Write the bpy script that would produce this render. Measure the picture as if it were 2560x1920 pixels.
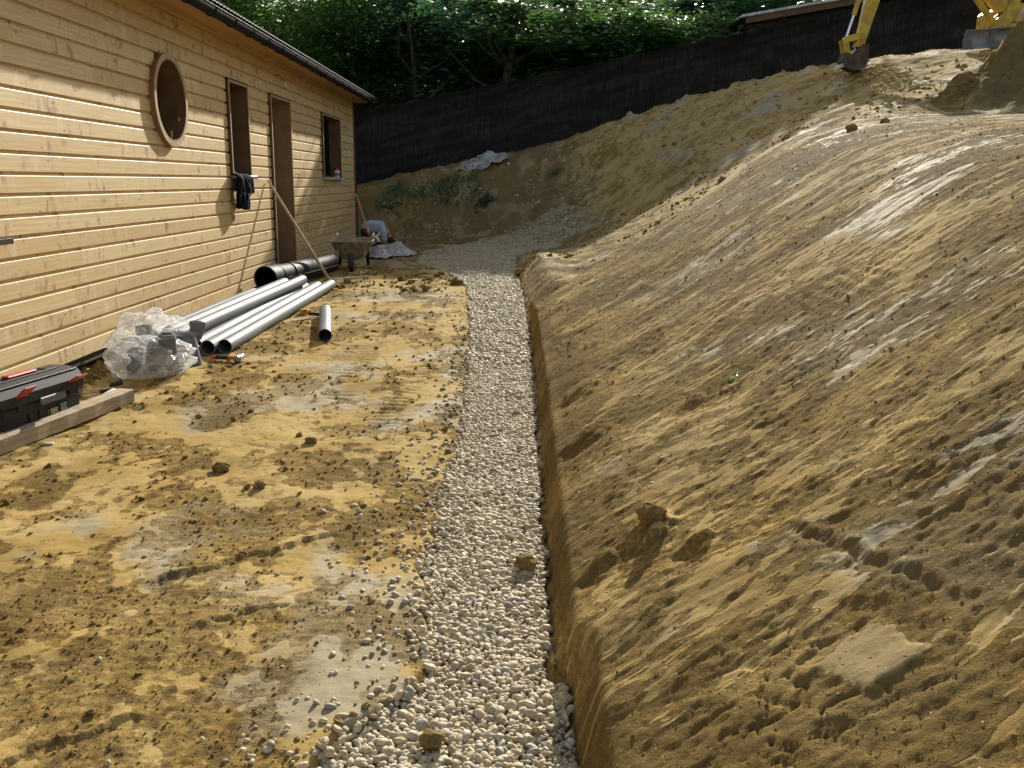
import bpy, math, random
import numpy as np
from mathutils import Vector, Matrix, Euler
R = math.radians
random.seed(7); rng = np.random.default_rng(7)
for o in list(bpy.data.objects): bpy.data.objects.remove(o)
sc = bpy.context.scene; col = sc.collection

# ------------------------------------------------------------------ camera, sky, sun, exposure
CAMZ = 1.45
cd = bpy.data.cameras.new('camera'); cam = bpy.data.objects.new('camera', cd); col.objects.link(cam)
cd.sensor_width = 36.0; cd.lens = 2261.5/2560*36; cd.clip_start = .05; cd.clip_end = 500
_p, _yaw, _roll = .21996, -.00024, .0102
_f = Vector((math.sin(_yaw)*math.cos(_p), math.cos(_yaw)*math.cos(_p), -math.sin(_p)))
_r = Vector((math.cos(_yaw), -math.sin(_yaw), 0)); _u = _r.cross(_f)
_R = _r*math.cos(_roll)+_u*math.sin(_roll); _U = _u*math.cos(_roll)-_r*math.sin(_roll)
cam.matrix_world = Matrix(((_R.x,_U.x,-_f.x,0),(_R.y,_U.y,-_f.y,0),(_R.z,_U.z,-_f.z,CAMZ),(0,0,0,1)))
sc.camera = cam
SUN = Vector((1.0, 4.4, 1.95)).normalized()
w = bpy.data.worlds.new('World'); sc.world = w; w.use_nodes = True
nt = w.node_tree; sky = nt.nodes.new('ShaderNodeTexSky'); sky.sky_type = 'NISHITA'; sky.sun_disc = False
sky.sun_elevation = math.asin(SUN.z); sky.sun_rotation = math.atan2(SUN.x, SUN.y)
sky.air_density = 1.2; sky.dust_density = 1.5
bg = nt.nodes['Background']; hs = nt.nodes.new('ShaderNodeHueSaturation'); hs.inputs['Saturation'].default_value = .55
nt.links.new(sky.outputs[0], hs.inputs['Color']); nt.links.new(hs.outputs[0], bg.inputs[0]); bg.inputs[1].default_value = .085
sl = bpy.data.lights.new('sun', 'SUN'); sl.energy = 4.3; sl.angle = R(.6); sl.color = (1, .94, .825)
so = bpy.data.objects.new('sun', sl); col.objects.link(so); so.rotation_euler = SUN.to_track_quat('Z', 'Y').to_euler()
sc.view_settings.view_transform = 'Standard'; sc.view_settings.look = 'None'
sc.view_settings.exposure = .75; sc.view_settings.gamma = 1
sc.render.engine = 'CYCLES'; sc.render.resolution_x = 1024; sc.render.resolution_y = 768
sc.cycles.max_bounces = 7; sc.cycles.transparent_max_bounces = 12

# ------------------------------------------------------------------ noise
def h2(ix, iy, s):
    ix = ix.astype(np.int64); iy = iy.astype(np.int64)
    n = (ix*374761393 + iy*668265263 + s*1274126177) & 0xffffffff
    n = ((n ^ (n >> 13))*1274126177) & 0xffffffff
    n = ((n ^ (n >> 16))*2246822519) & 0xffffffff
    return ((n ^ (n >> 15)) & 0xffffff)/16777216.0
def gn(x, y, s=0):
    x = np.asarray(x, float); y = np.asarray(y, float)
    x0 = np.floor(x); y0 = np.floor(y); fx = x-x0; fy = y-y0
    ux = fx*fx*fx*(fx*(fx*6-15)+10); uy = fy*fy*fy*(fy*(fy*6-15)+10)
    def g(dx, dy):
        a = h2(x0+dx, y0+dy, s)*2*np.pi
        return np.cos(a)*(fx-dx)+np.sin(a)*(fy-dy)
    a = g(0,0)*(1-ux)+g(1,0)*ux; b = g(0,1)*(1-ux)+g(1,1)*ux
    return (a*(1-uy)+b*uy)*1.5
def fbm(x, y, s=0, o=4, g=.5):
    r = 0; a = 1
    for i in range(o): r = r+a*gn(x*2**i+i*17.3, y*2**i-i*9.1, s+i); a *= g
    return r
def wor(x, y, s=0):
    x = np.asarray(x, float); y = np.asarray(y, float)
    x0 = np.floor(x); y0 = np.floor(y); f1 = np.full(x.shape, 9.); f2 = f1.copy()
    for dx in (-1,0,1):
        for dy in (-1,0,1):
            px = x0+dx+h2(x0+dx, y0+dy, s); py = y0+dy+h2(x0+dx, y0+dy, s+77)
            d = np.hypot(px-x, py-y); m = d < f1
            f2 = np.where(m, f1, np.minimum(f2, d)); f1 = np.where(m, d, f1)
    return f1, f2
def ss(a, b, x): t = np.clip((x-a)/(b-a), 0, 1); return t*t*(3-2*t)

# ------------------------------------------------------------------ terrain height
def Pf(y): return .13*ss(3, 12, y)+.006*np.maximum(0, np.minimum(y, 25)-12)
GRY = [0.5,1.6,2.03,2.40,2.5,3.15,4.55,6.04,8.77,12.73,14.5,15.2]; GRX = [.2,.18,.18,.19,.14,.15,.16,.17,.17,.09,.06,.05]
GLY = [0.5,1.5,1.8,2.02,2.2,2.36,2.51,2.8,3.35,4.11,5.44,7.06,8.74,11.57,13.25,14.3,15.4]; GLX = [-1.1,-.95,-.72,-.50,-.42,-.31,-.27,-.30,-.335,-.33,-.30,-.355,-.42,-.60,-.95,-1.3,-1.9]
def gR(y): return np.interp(y, GRY, GRX)-.012+.020*gn(y*2.2, y*0+3, 5)+.018*gn(y*6.5, y*0+8, 6)+.010*gn(y*17, y*0+1, 9)
def gL(y): return np.interp(y, GLY, GLX)+.035*gn(y*2.6, y*0+9, 6)+.022*gn(y*7, y*0, 7)+.012*gn(y*19, y*0+4, 8)
M = .68
def bank0(x, y):
    a = M*(x-.17); b = 1.73+.06*(x-3.0)+.05*(np.clip(y,3,11)-6)
    k = 6.0; return -np.log(np.exp(-k*a)+np.exp(-k*b))/k
CP = [(6.49,18.5,3.68),(8.93,18,4.0),(9.54,18,4.1),(5.23,22,3.68),(4.46,23.5,3.49),(2.18,23.5,2.8),(-.25,23.3,2.06),(-1.28,23.2,1.85),(-2.88,23,1.45),(-3.81,23,1.31),
 (3.28,17,1.83),(2.67,17.3,1.41),(2.27,21,2.11),(4.5,17,2.5),(5.32,17,2.75),(5.42,15,2.71),(6.49,15,2.96),(4.79,11,2.28),(4.17,11.5,2.25),(3.65,12.5,1.87),(3.17,13,1.56),
 (2.14,12.5,1.0),(1.35,14,.58),(.68,14.8,.34),(.2,13,.27),(.22,14,.25),(1.22,18.5,.53),(.3,10.6,.22),(1.0,10.8,.40),(1.8,10.9,.86),(2.5,11.0,1.32),(.25,9.6,.25),(1.55,14,.72),(1.94,17.5,.8),(2.44,16.8,1.08),(.53,21.3,.96),(1.46,21,1.39),(-1.22,22,.82),(-2.33,22,.59),
 (-2.66,20.2,.12),(-3.34,20,.05),(-1.55,18,.17),(-.09,19,.3),(0,16,.2),(-1,17,.17),(-2,16,.16),(-3,15,.15),(-4,17,.16),(-3,17.5,.16),(-1,14,.14),(-.5,12,.13),(0,10,.11),(-2,12,.13),(-3,10,.11),
 (-3.8,24.2,1.33),(-1.3,24.2,1.86),(-.25,24.2,2.1),(2.2,24.3,2.82),(4.5,24.5,3.52),(6.5,24.6,3.95),(-1.3,25.2,2.0),(2.2,25.4,2.95),(12,18,4.4),(12,24,4.3),(7,24,3.9),(9,24,4.0),(-6,23,1.2),(-12,22,1.2),(-6,20,.1),(-10,19,.1),(7,10,2.4),(9,12,3.0),(12,12,3.4),(7,7,2.0),(12,6,2.3),(16,20,5),(16,12,4),
 (-12,30,3.0),(-5,30,3.2),(2,30,4.2),(9,30,5.2),(16,30,6),(-12,40,4.5),(0,40,5.5),(12,40,7),(30,40,8),(-30,40,4),(-30,20,.5),(30,15,5),(30,25,6)]
for yy in (7.6, 8.5, 9.2, 10.2):
    for xx in (.17,.8,1.5,2.2,3.0,4.0,5.5):
        if yy > 8.6 and xx < 2.5: continue
        CP.append((xx, yy, float(bank0(np.array(xx), yy))+float(Pf(np.array(yy)))))
CPa = np.array(CP); _n = len(CPa)
def _phi(d2): return .5*d2*np.log(d2+1e-9)
_d2 = ((CPa[:,None,:2]-CPa[None,:,:2])**2).sum(-1)
_A = np.zeros((_n+3,_n+3)); _A[:_n,:_n] = _phi(_d2)+np.eye(_n)*.03; _A[:_n,_n] = 1; _A[:_n,_n+1:] = CPa[:,:2]; _A[_n:,:_n] = _A[:_n,_n:].T
_W = np.linalg.solve(_A, np.r_[CPa[:,2], 0,0,0])
def tps(x, y):
    sh = np.shape(x); X = np.ravel(x); Y = np.ravel(y); out = np.zeros(len(X))
    for i in range(0, len(X), 60000):
        a = X[i:i+60000]; b = Y[i:i+60000]; v = _W[_n]+_W[_n+1]*a+_W[_n+2]*b
        for k in range(_n): v = v+_W[k]*_phi((a-CPa[k,0])**2+(b-CPa[k,1])**2)
        out[i:i+60000] = v
    return out.reshape(sh)
def base(x, y):
    x = np.asarray(x, float); y = np.asarray(y, float)
    P = Pf(y); rx = np.interp(y, GRY, GRX)
    near = np.where(x < rx, P, P+bank0(np.maximum(x, rx), y)+.115*ss(0, .07, x-rx)*(1-.6*ss(.1,.9,x-rx)))
    near = np.where(y < 1, P*0+np.where(x < rx, 0, near), near)
    xc = np.clip(x, -40, 40); yc = np.clip(y, -40, 45)
    far = np.where(y > 8, tps(xc, yc), 0)
    cut = .14*ss(0,.06,x-rx)*ss(.9,.3,x)*ss(16,13.5,y); far = far+cut
    w_ = ss(8.6, 10.0, y-.7*ss(1.6,2.8,x))
    # the levelled strip beside the house stays level until the corner
    plat = ss(.35, -.1, x-rx)*ss(16.5, 13.0, y)
    far = far*(1-plat)+P*plat
    z = near*(1-w_)+far*w_
    # spoil heap upper right
    d = np.hypot((x-8.1)/2.6, (y-11.6)/2.2); z = z+1.75*ss(1.15, .05, d+.10*fbm(x*1.3, y*1.3, 41, 3))
    # trench bed
    gl = gL(y); gr = gR(y); ins = ss(-.02,.03,x-gl)*ss(.03,-.01,x-gr)*ss(16.5,14,y)
    z = z-.055*ins
    return z
def masks(x, y):
    """smooth clay, grey-wet clay, dark crumbly earth plus painted shade on far bank and heap"""
    bank = (x > .17)&(y < 12.5)
    n1 = fbm(x*1.3+3, y*.9, 11, 4); n2 = fbm(x*3.1, y*2.3, 12, 4); n3 = fbm(x*.8-y*.9, (x+y)*2.4, 13, 4)
    n4 = fbm(x*11,y*8,14,4)
    sm_p = ss(-.05,.34, .5*n1+.45*n2+.35*n3+.42*n4+.04+.20*ss(3.2,5.5,y)-.04*ss(2.6,1.8,y))*(.93-.3*ss(.1,.5,fbm(x*7,y*5,15,3)))
    xw = x+.25*gn(x*1.1,y*1.3,26); yw = y+.10*gn(x*1.3,y*1.1,28)-.10*x; st = fbm(xw*1.3, yw*4.2, 21, 4); st2 = fbm(xw*5, yw*15, 22, 4, .6); big = fbm(x*.8, y*.55, 23, 3)
    sm_b = ss(.06,.42, .50*st+.50*st2+.40*big+.30*fbm(xw*16,yw*34,25,3)-.03+.16*ss(.5,1.8,x)-.45*ss(.7,.15,x)-.06)*.85
    fu = (x-.77)*.94+(y-1.76)*.34; fv = -(x-.77)*.34+(y-1.76)*.94; d = np.maximum(np.abs(fu)/.075, np.abs(fv)/.085)+.22*fbm(x*14,y*14,3,3); flat = ss(1.10,.92,d)*bank
    sm = np.where(bank, np.maximum(sm_b, .75*flat), sm_p)
    wf = ss(11.5,13.5,y+.8*n2)*ss(-.1,.5,x+.3*n1); sm = sm*(1-wf)+wf*(.22+.22*ss(1,2.5,x)+.45*ss(-.25,.5,.5*fbm(x*1.2,y*1.6,24,3)+.6*fbm(x*6,y*8,27,4)+.1))
    wg = ss(14.5,16,y+.8*n1)*ss(1.4,.2,x+.6*n2); sm = (sm*(1-wg)+wg*(.1+.25*ss(-.1,.3,n2)))*(1-.8*ss(1.2,.8,np.hypot(x-8.1,y-11.6)/2.6))
    grey = ss(.05,.4, fbm(x*1.1+5, y*.8, 31, 3)+np.where(bank, .30*ss(1.3,2.6,x)-.14+.35*fbm(x*3,y*8,35,3), -.22+.1*ss(.5,-1.5,x)+.3*fbm(x*5,y*4,36,3)))
    grey = np.maximum(grey, .35*flat); grey = np.maximum(grey, .75*ss(13,15,y)*ss(2.2,.4,x)*ss(-2.9,-2,x))
    dark = ss(.05,.45, fbm(x*2+9, y*1.7, 33, 4)+.60*ss(16.5,19,y)*ss(2.2,.4,x)+1.0*ss(1.1,.7,np.hypot(x-8.1,y-11.6)/2.6)+np.where(bank, .30*ss(.9,.4,x)*ss(3.5,2,y)+.65*ss(.7,1.4,x)*ss(3.4,2,y)+.5*ss(2.1,2.6,x)*ss(3.5,3.1,x)*ss(9.5,8,y)+.32, -.06))  # far bank and spoil heap also carry their shade in this darker soil colour
    dark = dark*(1-.75*ss(1.2,2.6,x)*ss(12,14,y)*ss(1.0,1.3,np.hypot(x-8.1,y-11.6)/2.6))  # far ramp kept paler, sunlight put into its soil colour
    return sm, grey, dark, flat, bank
def detail(x, y, full=True):
    sm, grey, dark, flat, bank = masks(x, y)
    rx = np.interp(y, GRY, GRX)
    crumb = 1-sm
    z = np.where(bank,.009,.016)*fbm(x*1.6, y*1.3, 51, 3)
    dist = np.maximum(y, 1.5)
    f1, f2 = wor(x*26, y*26, 61); g1, g2 = wor(x*11+.3*gn(x*9,y*9,1), y*11, 62)
    z = z+crumb*np.where(bank,.35,1.)*(.0045*(.55-f1)+.008*np.maximum(0, .45-g1)*ss(-.1,.4,gn(x*2,y*2,63)))
    z = z+crumb*.0035*fbm(x*40, y*40, 64, 3)+.002*fbm(x*18, y*18, 65, 3)
    z = z+.0035*sm                                    # smeared skins sit proud of the crumbly soil
    # cracks in the smooth skin
    e1, e2 = wor(x*5+.35*gn(x*6,y*6,2), y*7+.35*gn(x*6,y*6,3), 66); cr = ss(.06,.0,e2-e1)*sm*ss(-.05,.3,gn(x*1.2,y*1.2,67))
    z = z-.010*cr*np.where(y < 8, 1, 0)
    # platform: caterpillar tread marks, torn ridge lines
    pl = (x < rx-.3)&(x > -3.0)
    tr = ss(.14,.05,np.abs(x+.78+.03*gn(y,y*0,4)-.02*(y-4)))*ss(-.15,.2,gn(x*3,y*2.5,71)+.12)*ss(4.0,4.8,y)*ss(11,9,y)
    tr2 = ss(.15,.05,np.abs(x+1.15+.03*(y-6)))*ss(-.1,.3,gn(x*3,y*2.5,72))*ss(5,6,y)*ss(13,11,y)
    z = z+np.where(pl, (tr+tr2)*.006*np.sin(y*2*np.pi/.085+3*gn(x*4,y*2,73)), 0)
    for (ax, ay, bx, by, dep, wd) in ((-1.30,3.05,-.72,3.55,.017,.10),(-1.02,2.72,-.78,2.93,.012,.07),(-1.35,2.0,-1.0,2.25,.014,.08)):
        L = math.hypot(bx-ax,by-ay); tx=(bx-ax)/L; ty=(by-ay)/L
        s = (x-ax)*tx+(y-ay)*ty; t = -(x-ax)*ty+(y-ay)*tx+.05*gn(x*5,y*5,5)+.022*fbm(x*17,y*17,55,3)
        z = z+dep*np.where(t > 0, np.exp(-t/wd), np.exp(-(t/.012)**2)*0)*ss(-.05,.08,s)*ss(L+.05,L-.08,s)*np.where(t > 0, 1, 0)
    # bank: bucket scrapes running straight up the slope, torn lumps, ledges
    bk = ss(0,.15,x-rx)*ss(13.5,11.5,y)
    s1 = gn(x*.9+.4*gn(x,y*2,8), y*15, 81); s2 = gn(x*1.6, y*34, 82)
    ax_ = ss(-.25,.35,fbm(x*.9+7,y*.8,97,3))
    z = z+bk*((.0020*s1+.0009*s2)*ss(.05,.3,x-rx)*(.25+ax_)+.010*fbm(x*.8, y*1.0, 83, 2)+.0021*fbm(x*9,y*13,98,4,.55)*(1-.45*sm)+.0040*(.2+.8*crumb)*fbm(x*26,y*34,100,3,.6)+.0012*gn(x*14,y*60,99)*ax_)*(1-flat)
    lump = np.maximum(0, gn(x*3.6, y*3.2, 84)-.12)*ss(-.05,.15,x-rx)*ss(1.3,.4,x-rx)
    z = z+bk*.022*lump
    l2 = np.maximum(0, gn(x*8, y*7, 85)-.18)*ss(-.02,.1,x-rx)*ss(2.4,.5,x-rx); z = z+bk*.012*l2*(1-flat)
    # vertical bucket tooth cuts at the near foot
    tt = ss(.02,.09,x-rx)*ss(.42,.2,x-rx)*ss(2.9,2.4,y); z = z+tt*.016*(gn(y*4.2, x*.5, 86)+.3*gn(y*11,x*3,87))
    for (cx, cy, r, a) in ((.47,2.86,.085,.075),(.30,2.83,.06,.05),(.58,2.62,.05,.05),(.36,4.2,.11,.05),(.42,5.1,.12,.05),(.8,3.9,.06,.03)):
        d = np.hypot((x-cx)/r, (y-cy)/(r*1.1)); z = z+.6*a*ss(1.2,.2,d+.25*gn(x*16,y*16,9))
        z = z-a*.32*np.exp(-(((x-cx+r*.9)/(r*.8))**2+((y-cy+r*.9)/(r*.7))**2))
    # a ledge dragged across the slope by the bucket edge
    tl = x-(.81+(2.48-y)*.27)+.012*gn(x*12,y*12,44); along = ss(1.75,1.85,y)*ss(2.52,2.42,y); z = z+along*(.007*ss(.022,.0,np.abs(tl))-.007*ss(.018,0,np.abs(tl+.03)))
    # ploughed dark crumbs at the right
    z = z+bk*.007*ss(.9,1.2,x)*ss(2.6,1.9,y)*fbm(x*16, y*20, 88, 5, .6)
    # cracked plate, lower part of the slope
    pc = np.exp(-(((x-.62)/.22)**2+((y-1.72)/.25)**2)); q1, q2 = wor(x*9+.3*gn(x*9,y*9,6), y*10, 89); z = z-pc*.018*ss(.10,0,q2-q1)*(1-flat)
    # ripple cracks of the drying skin upper middle
    rp = np.exp(-(((x-1.62)/.2)**2+((y-4.25)/.28)**2)); z = z-rp*.012*ss(.3,.75,np.sin(x*2*np.pi/.055+2.2*gn(x*4,y*5,90)))
    # far ramp: track prints facing the camera
    tm = ss(.55,.35,np.abs(x-3.1-.1*(y-17)))*ss(1.3,.9,np.abs(y-17.1)); z = z+tm*.035*np.sin(x*1.5+y*2*np.pi/.22)
    tm = ss(.5,.3,np.abs(x-6.6))*ss(2.2,1.6,np.abs(y-16.3)); z = z+tm*.02*np.sin((x*.6+y)*2*np.pi/.2)
    z = z+ss(11,13,y)*(.028*fbm(x*.9,y*.9,91,3)+.012*fbm(x*5,y*5,92,4))*ss(.2,.9,x-.1)+ss(18,20,y)*.07*fbm(x*1.6,y*1.6,93,4)
    z = z+ss(19.5,21.5,y)*ss(25,23.2,y)*.09*np.maximum(0,fbm(x*2.3,y*2.3,94,4))
    dm = ss(1.2,.6,np.hypot(x-8.1,y-11.6)/2.6); z = z+dm*(.15*fbm(x*3,y*3,95,6,.65))
    # crumbly ditch where the siding stops short of the soil
    dt = ss(-2.93,-3.1,x)*ss(7.8,6.9,y); z = z-dt*.05+dt*.05*fbm(x*9,y*9,96,4)+np.exp(-(((x+3.02)/.12)**2+((y-6.25)/.35)**2))*.08
    return z
def H(x, y, det=True):
    x = np.asarray(x, float); y = np.asarray(y, float)
    z = base(x, y)
    if det:
        gl = gL(y); gr = gR(y); ins = ss(-.01,.02,x-gl)*ss(.01,-.01,x-gr)*ss(16,14,y)
        z = z+detail(x, y)*(1-ins)*ss(60,30,np.abs(x))*ss(.3,.8,y)
    return z
def Hs(x, y): return float(H(np.array([x]), np.array([y]))[0])

# ------------------------------------------------------------------ materials
def mat(name, colr=(.5,.5,.5), rough=.6, metal=0., **k):
    m = bpy.data.materials.new(name); m.use_nodes = True; b = m.node_tree.nodes['Principled BSDF']
    b.inputs['Base Color'].default_value = (*colr, 1); b.inputs['Roughness'].default_value = rough; b.inputs['Metallic'].default_value = metal
    for kk, v in k.items(): b.inputs[kk.replace('_',' ')].default_value = v
    return m
class N:
    def __init__(s, m): s.t = m.node_tree; s.b = s.t.nodes['Principled BSDF']
    def n(s, ty, ins=None, **at):
        q = s.t.nodes.new('ShaderNode'+ty)
        for k, v in at.items(): setattr(q, k, v)
        for k, v in (ins or {}).items(): s.set(q.inputs[k], v)
        return q
    def set(s, i, v):
        if isinstance(v, bpy.types.NodeSocket): s.t.links.new(v, i)
        else:
            if isinstance(v, tuple) and len(v) == 3 and i.type == 'RGBA': v = (*v, 1)
            i.default_value = v
    def noise(s, sc_, v, det=4, rough=.55, out=0): return s.n('TexNoise', {'Scale': sc_, 'Vector': v, 'Detail': det, 'Roughness': rough}).outputs[out]
    def mp(s, v, sc_=(1,1,1), loc=(0,0,0)): return s.n('Mapping', {0: v, 1: loc, 3: sc_}).outputs[0]
    def ramp(s, f, a, b, ca=0., cb=1.): return s.n('MapRange', {0: f, 1: a, 2: b, 3: ca, 4: cb}, interpolation_type='SMOOTHSTEP').outputs[0]
    def mix(s, f, a, b, bt='MIX'):
        q = s.n('Mix', data_type='RGBA', blend_type=bt); s.set(q.inputs[0], f); s.set(q.inputs[6], a); s.set(q.inputs[7], b); return q.outputs[2]
    def m(s, op, a, b=0., c=0.): return s.n('Math', {0: a, 1: b, 2: c}, operation=op).outputs[0]
    def bump(s, h, st=.5, d=.01, nrm=None):
        q = s.n('Bump', {'Height': h, 'Strength': st, 'Distance': d})
        if nrm is not None: s.set(q.inputs['Normal'], nrm)
        return q.outputs[0]
    def obj(s): return s.n('TexCoord').outputs['Object']
    def pos(s): return s.n('NewGeometry').outputs['Position']
def noisy(name, c1, c2, scale, rough=.6, bump=.3, bd=.005, stretch=(1,1,1), metal=0., det=5, **k):
    m = mat(name, c1, rough, metal, **k); q = N(m); v = q.mp(q.obj(), stretch); n = q.noise(scale, v, det)
    q.set(q.b.inputs['Base Color'], q.mix(q.ramp(n,.35,.65), c1, c2))
    q.set(q.b.inputs['Roughness'], q.ramp(n,.2,.8,max(.05,rough-.1),min(1,rough+.12)))
    if bump: q.set(q.b.inputs['Normal'], q.bump(n, bump, bd))
    return m

def mud_material():
    m = mat('clay_soil'); q = N(m); P = q.pos()
    at = q.n('Attribute', attribute_name='msk'); sep = q.n('SeparateColor', {0: at.outputs['Color']})
    smo, gre, dar = sep.outputs[0], sep.outputs[1], sep.outputs[2]
    n_f = q.noise(70, P, 4, .65); n_m = q.noise(17, P, 5, .6); n_l = q.noise(2.2, P, 4); n_s = q.noise(260, P, 3, .7)
    sm = q.ramp(q.m('ADD', smo, q.m('ADD', q.m('MULTIPLY', q.m('SUBTRACT', n_m, .5), .8), q.m('MULTIPLY', q.m('SUBTRACT', n_f, .5), .7))), .30, .74)
    crumb = q.mix(q.ramp(n_f,.32,.68), (.205,.130,.038), (.39,.265,.088))
    crumb = q.mix(q.ramp(n_m,.60,.36), crumb, (.15,.098,.036))
    crumb = q.mix(q.m('MULTIPLY', q.ramp(n_l,.4,.65), .35), crumb, (.44,.32,.135))
    smooth = q.mix(q.ramp(n_l,.35,.65), (.43,.293,.100), (.49,.36,.155))
    smooth = q.mix(q.m('MULTIPLY', q.ramp(n_m,.5,.75), .4), smooth, (.38,.25,.085))
    c = q.mix(sm, crumb, smooth)
    c = q.mix(q.m('MULTIPLY', gre, q.m('ADD', .35, q.m('MULTIPLY', sm, .4))), c, (.35,.31,.215))
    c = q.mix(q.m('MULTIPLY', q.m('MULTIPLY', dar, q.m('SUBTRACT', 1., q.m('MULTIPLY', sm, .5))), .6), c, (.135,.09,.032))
    # small pale grit and dark specks
    vo = q.n('TexVoronoi', {'Vector': P, 'Scale': 85}); vs = q.n('SeparateColor', {0: vo.outputs['Color']})
    spk = q.m('MULTIPLY', q.ramp(vo.outputs['Distance'], .22,.12), q.m('GREATER_THAN', vs.outputs[0], .93))
    c = q.mix(spk, c, (.62,.56,.44))
    vo2 = q.n('TexVoronoi', {'Vector': P, 'Scale': 60}); vs2 = q.n('SeparateColor', {0: vo2.outputs['Color']})
    spd = q.m('MULTIPLY', q.ramp(vo2.outputs['Distance'], .3,.15), q.m('GREATER_THAN', vs2.outputs[0], .86))
    c = q.mix(q.m('MULTIPLY', spd, .75), c, (.10,.062,.022))
    q.set(q.b.inputs['Base Color'], c)
    ro = q.m('SUBTRACT', .95, q.m('MULTIPLY', sm, q.m('ADD', .05, q.m('MULTIPLY', gre, .14))))
    q.set(q.b.inputs['Roughness'], q.m('ADD', ro, q.m('MULTIPLY', q.m('SUBTRACT', n_m, .5), .25)))
    q.set(q.b.inputs['Specular IOR Level'], q.m('ADD', .03, q.m('MULTIPLY', q.m('MULTIPLY', sm, gre), .06)))
    hgt = q.m('ADD', q.m('MULTIPLY', n_f, q.m('SUBTRACT', 1., q.m('MULTIPLY', sm, .68))), q.m('MULTIPLY', n_s, q.m('SUBTRACT', .45, q.m('MULTIPLY', sm, .38))))
    hgt = q.m('ADD', hgt, q.m('MULTIPLY', spd, -.25))
    fineN = q.bump(hgt, .85, .0055)
    strk = q.noise(7, q.mp(P, (.6, 3, 1)), 5, .6)
    q.set(q.b.inputs['Normal'], q.bump(strk, .35, .008, fineN))
    return m
MUD = mud_material()

def siding_material():
    m = mat('pine_siding'); q = N(m); P = q.pos()
    at = q.n('Attribute', attribute_name='tint').outputs['Fac']
    sh = q.n('CombineXYZ', {0: q.m('MULTIPLY', at, 37.), 1: q.m('MULTIPLY', at, 91.), 2: 0.}).outputs[0]
    V = q.n('VectorMath', {0: P, 1: sh}, operation='ADD').outputs[0]
    gr = q.noise(6, q.mp(V, (1,.35,9)), 5, .6); fine = q.noise(30, q.mp(V, (1,.12,8)), 3)
    wav = q.n('TexWave', {'Vector': q.mp(V, (1,.10,1)), 'Scale': 9, 'Distortion': 6, 'Detail': 2, 'Detail Scale': .8}, wave_type='BANDS', bands_direction='Z').outputs[1]
    c = q.mix(q.ramp(gr,.3,.7), (.61,.43,.185), (.73,.565,.29))
    c = q.mix(q.m('MULTIPLY', q.ramp(wav,.3,.9), .22), c, (.50,.30,.12))
    c = q.mix(q.m('MULTIPLY', q.ramp(fine,.5,.8), .25), c, (.45,.28,.12))
    c = q.mix(q.m('MULTIPLY', q.ramp(at,.2,1), .6), c, (.56,.375,.16)); c = q.mix(q.m('MULTIPLY', q.ramp(at,.35,0), .25), c, (.76,.62,.36))
    # vertical whorl smears
    s1 = q.noise(1.0, q.mp(V, (1,11,4.5)), 3, .6); blot = q.ramp(q.noise(1., q.mp(V, (1,1.9,5)), 2), .46,.60)
    c = q.mix(q.m('MULTIPLY', q.m('MULTIPLY', q.ramp(s1,.52,.70), blot), .95), c, (.27,.145,.07))
    s2 = q.noise(1.0, q.mp(V, (1,7,1.2), (3,3,3)), 2, .5); c = q.mix(q.m('MULTIPLY', q.ramp(s2,.56,.72), .35), c, (.78,.66,.45))
    # knots
    vo = q.n('TexVoronoi', {'Vector': q.mp(V, (.001,9,13)), 'Scale': 1.}); vs = q.n('SeparateColor', {0: vo.outputs['Color']})
    kn = q.m('MULTIPLY', q.ramp(vo.outputs['Distance'], .16,.05), q.m('GREATER_THAN', vs.outputs[1], .60))
    c = q.mix(q.m('MULTIPLY', kn, .9), c, (.20,.10,.05))
    vo = q.n('TexVoronoi', {'Vector': q.mp(V, (.001,3.4,7.)), 'Scale': 1.}); vs = q.n('SeparateColor', {0: vo.outputs['Color']})
    kn2 = q.m('MULTIPLY', q.ramp(vo.outputs['Distance'], .13,.06), q.m('GREATER_THAN', vs.outputs[1], .66))
    c = q.mix(q.m('MULTIPLY', kn2, .7), c, (.23,.12,.06))
    sp = q.n('SeparateXYZ', {0: P}); fy = q.m('MULTIPLY', q.m('SUBTRACT', q.m('FRACT', q.m('DIVIDE', sp.outputs[1], .61)), .5), .61)
    fz = q.m('MULTIPLY', q.m('FRACT', q.m('DIVIDE', q.m('SUBTRACT', sp.outputs[2], .153), .133)), .133); fz = q.m('SUBTRACT', q.m('ABSOLUTE', q.m('SUBTRACT', fz, .052)), .026)
    dn = q.m('ADD', q.m('MULTIPLY', fy, fy), q.m('MULTIPLY', fz, fz)); nl = q.m('LESS_THAN', dn, .0000125)
    c = q.mix(q.m('MULTIPLY', nl, .8), c, (.12,.07,.04))
    q.set(q.b.inputs['Base Color'], c); q.b.inputs['Roughness'].default_value = .55
    q.set(q.b.inputs['Normal'], q.bump(q.m('ADD', gr, q.m('MULTIPLY', kn, -.6)), .25, .004))
    return m
SIDE = siding_material()
M_brown = noisy('brown_reveal_board', (.125,.068,.030), (.17,.098,.045), 5, .7, .15)
M_trim = noisy('tan_window_trim', (.36,.23,.11), (.45,.30,.15), 9, .6, .15, stretch=(1,1,.3))
M_darktrim = noisy('dark_membrane', (.04,.025,.018), (.07,.045,.03), 12, .8, .2)
M_glass = mat('dark_glass', (.008,.009,.011), .06)
M_alu = noisy('grey_metal_sill', (.55,.57,.60), (.44,.46,.50), 20, .35, .05, metal=.3)
M_anth = noisy('anthracite_paint', (.012,.013,.015), (.020,.021,.023), 14, .65, .05); M_anth.node_tree.nodes['Principled BSDF'].inputs['Specular IOR Level'].default_value = .15
M_soffit = noisy('soffit_wood', (.42,.24,.09), (.52,.31,.13), 4, .6, .15, stretch=(3,.3,1))
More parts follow.
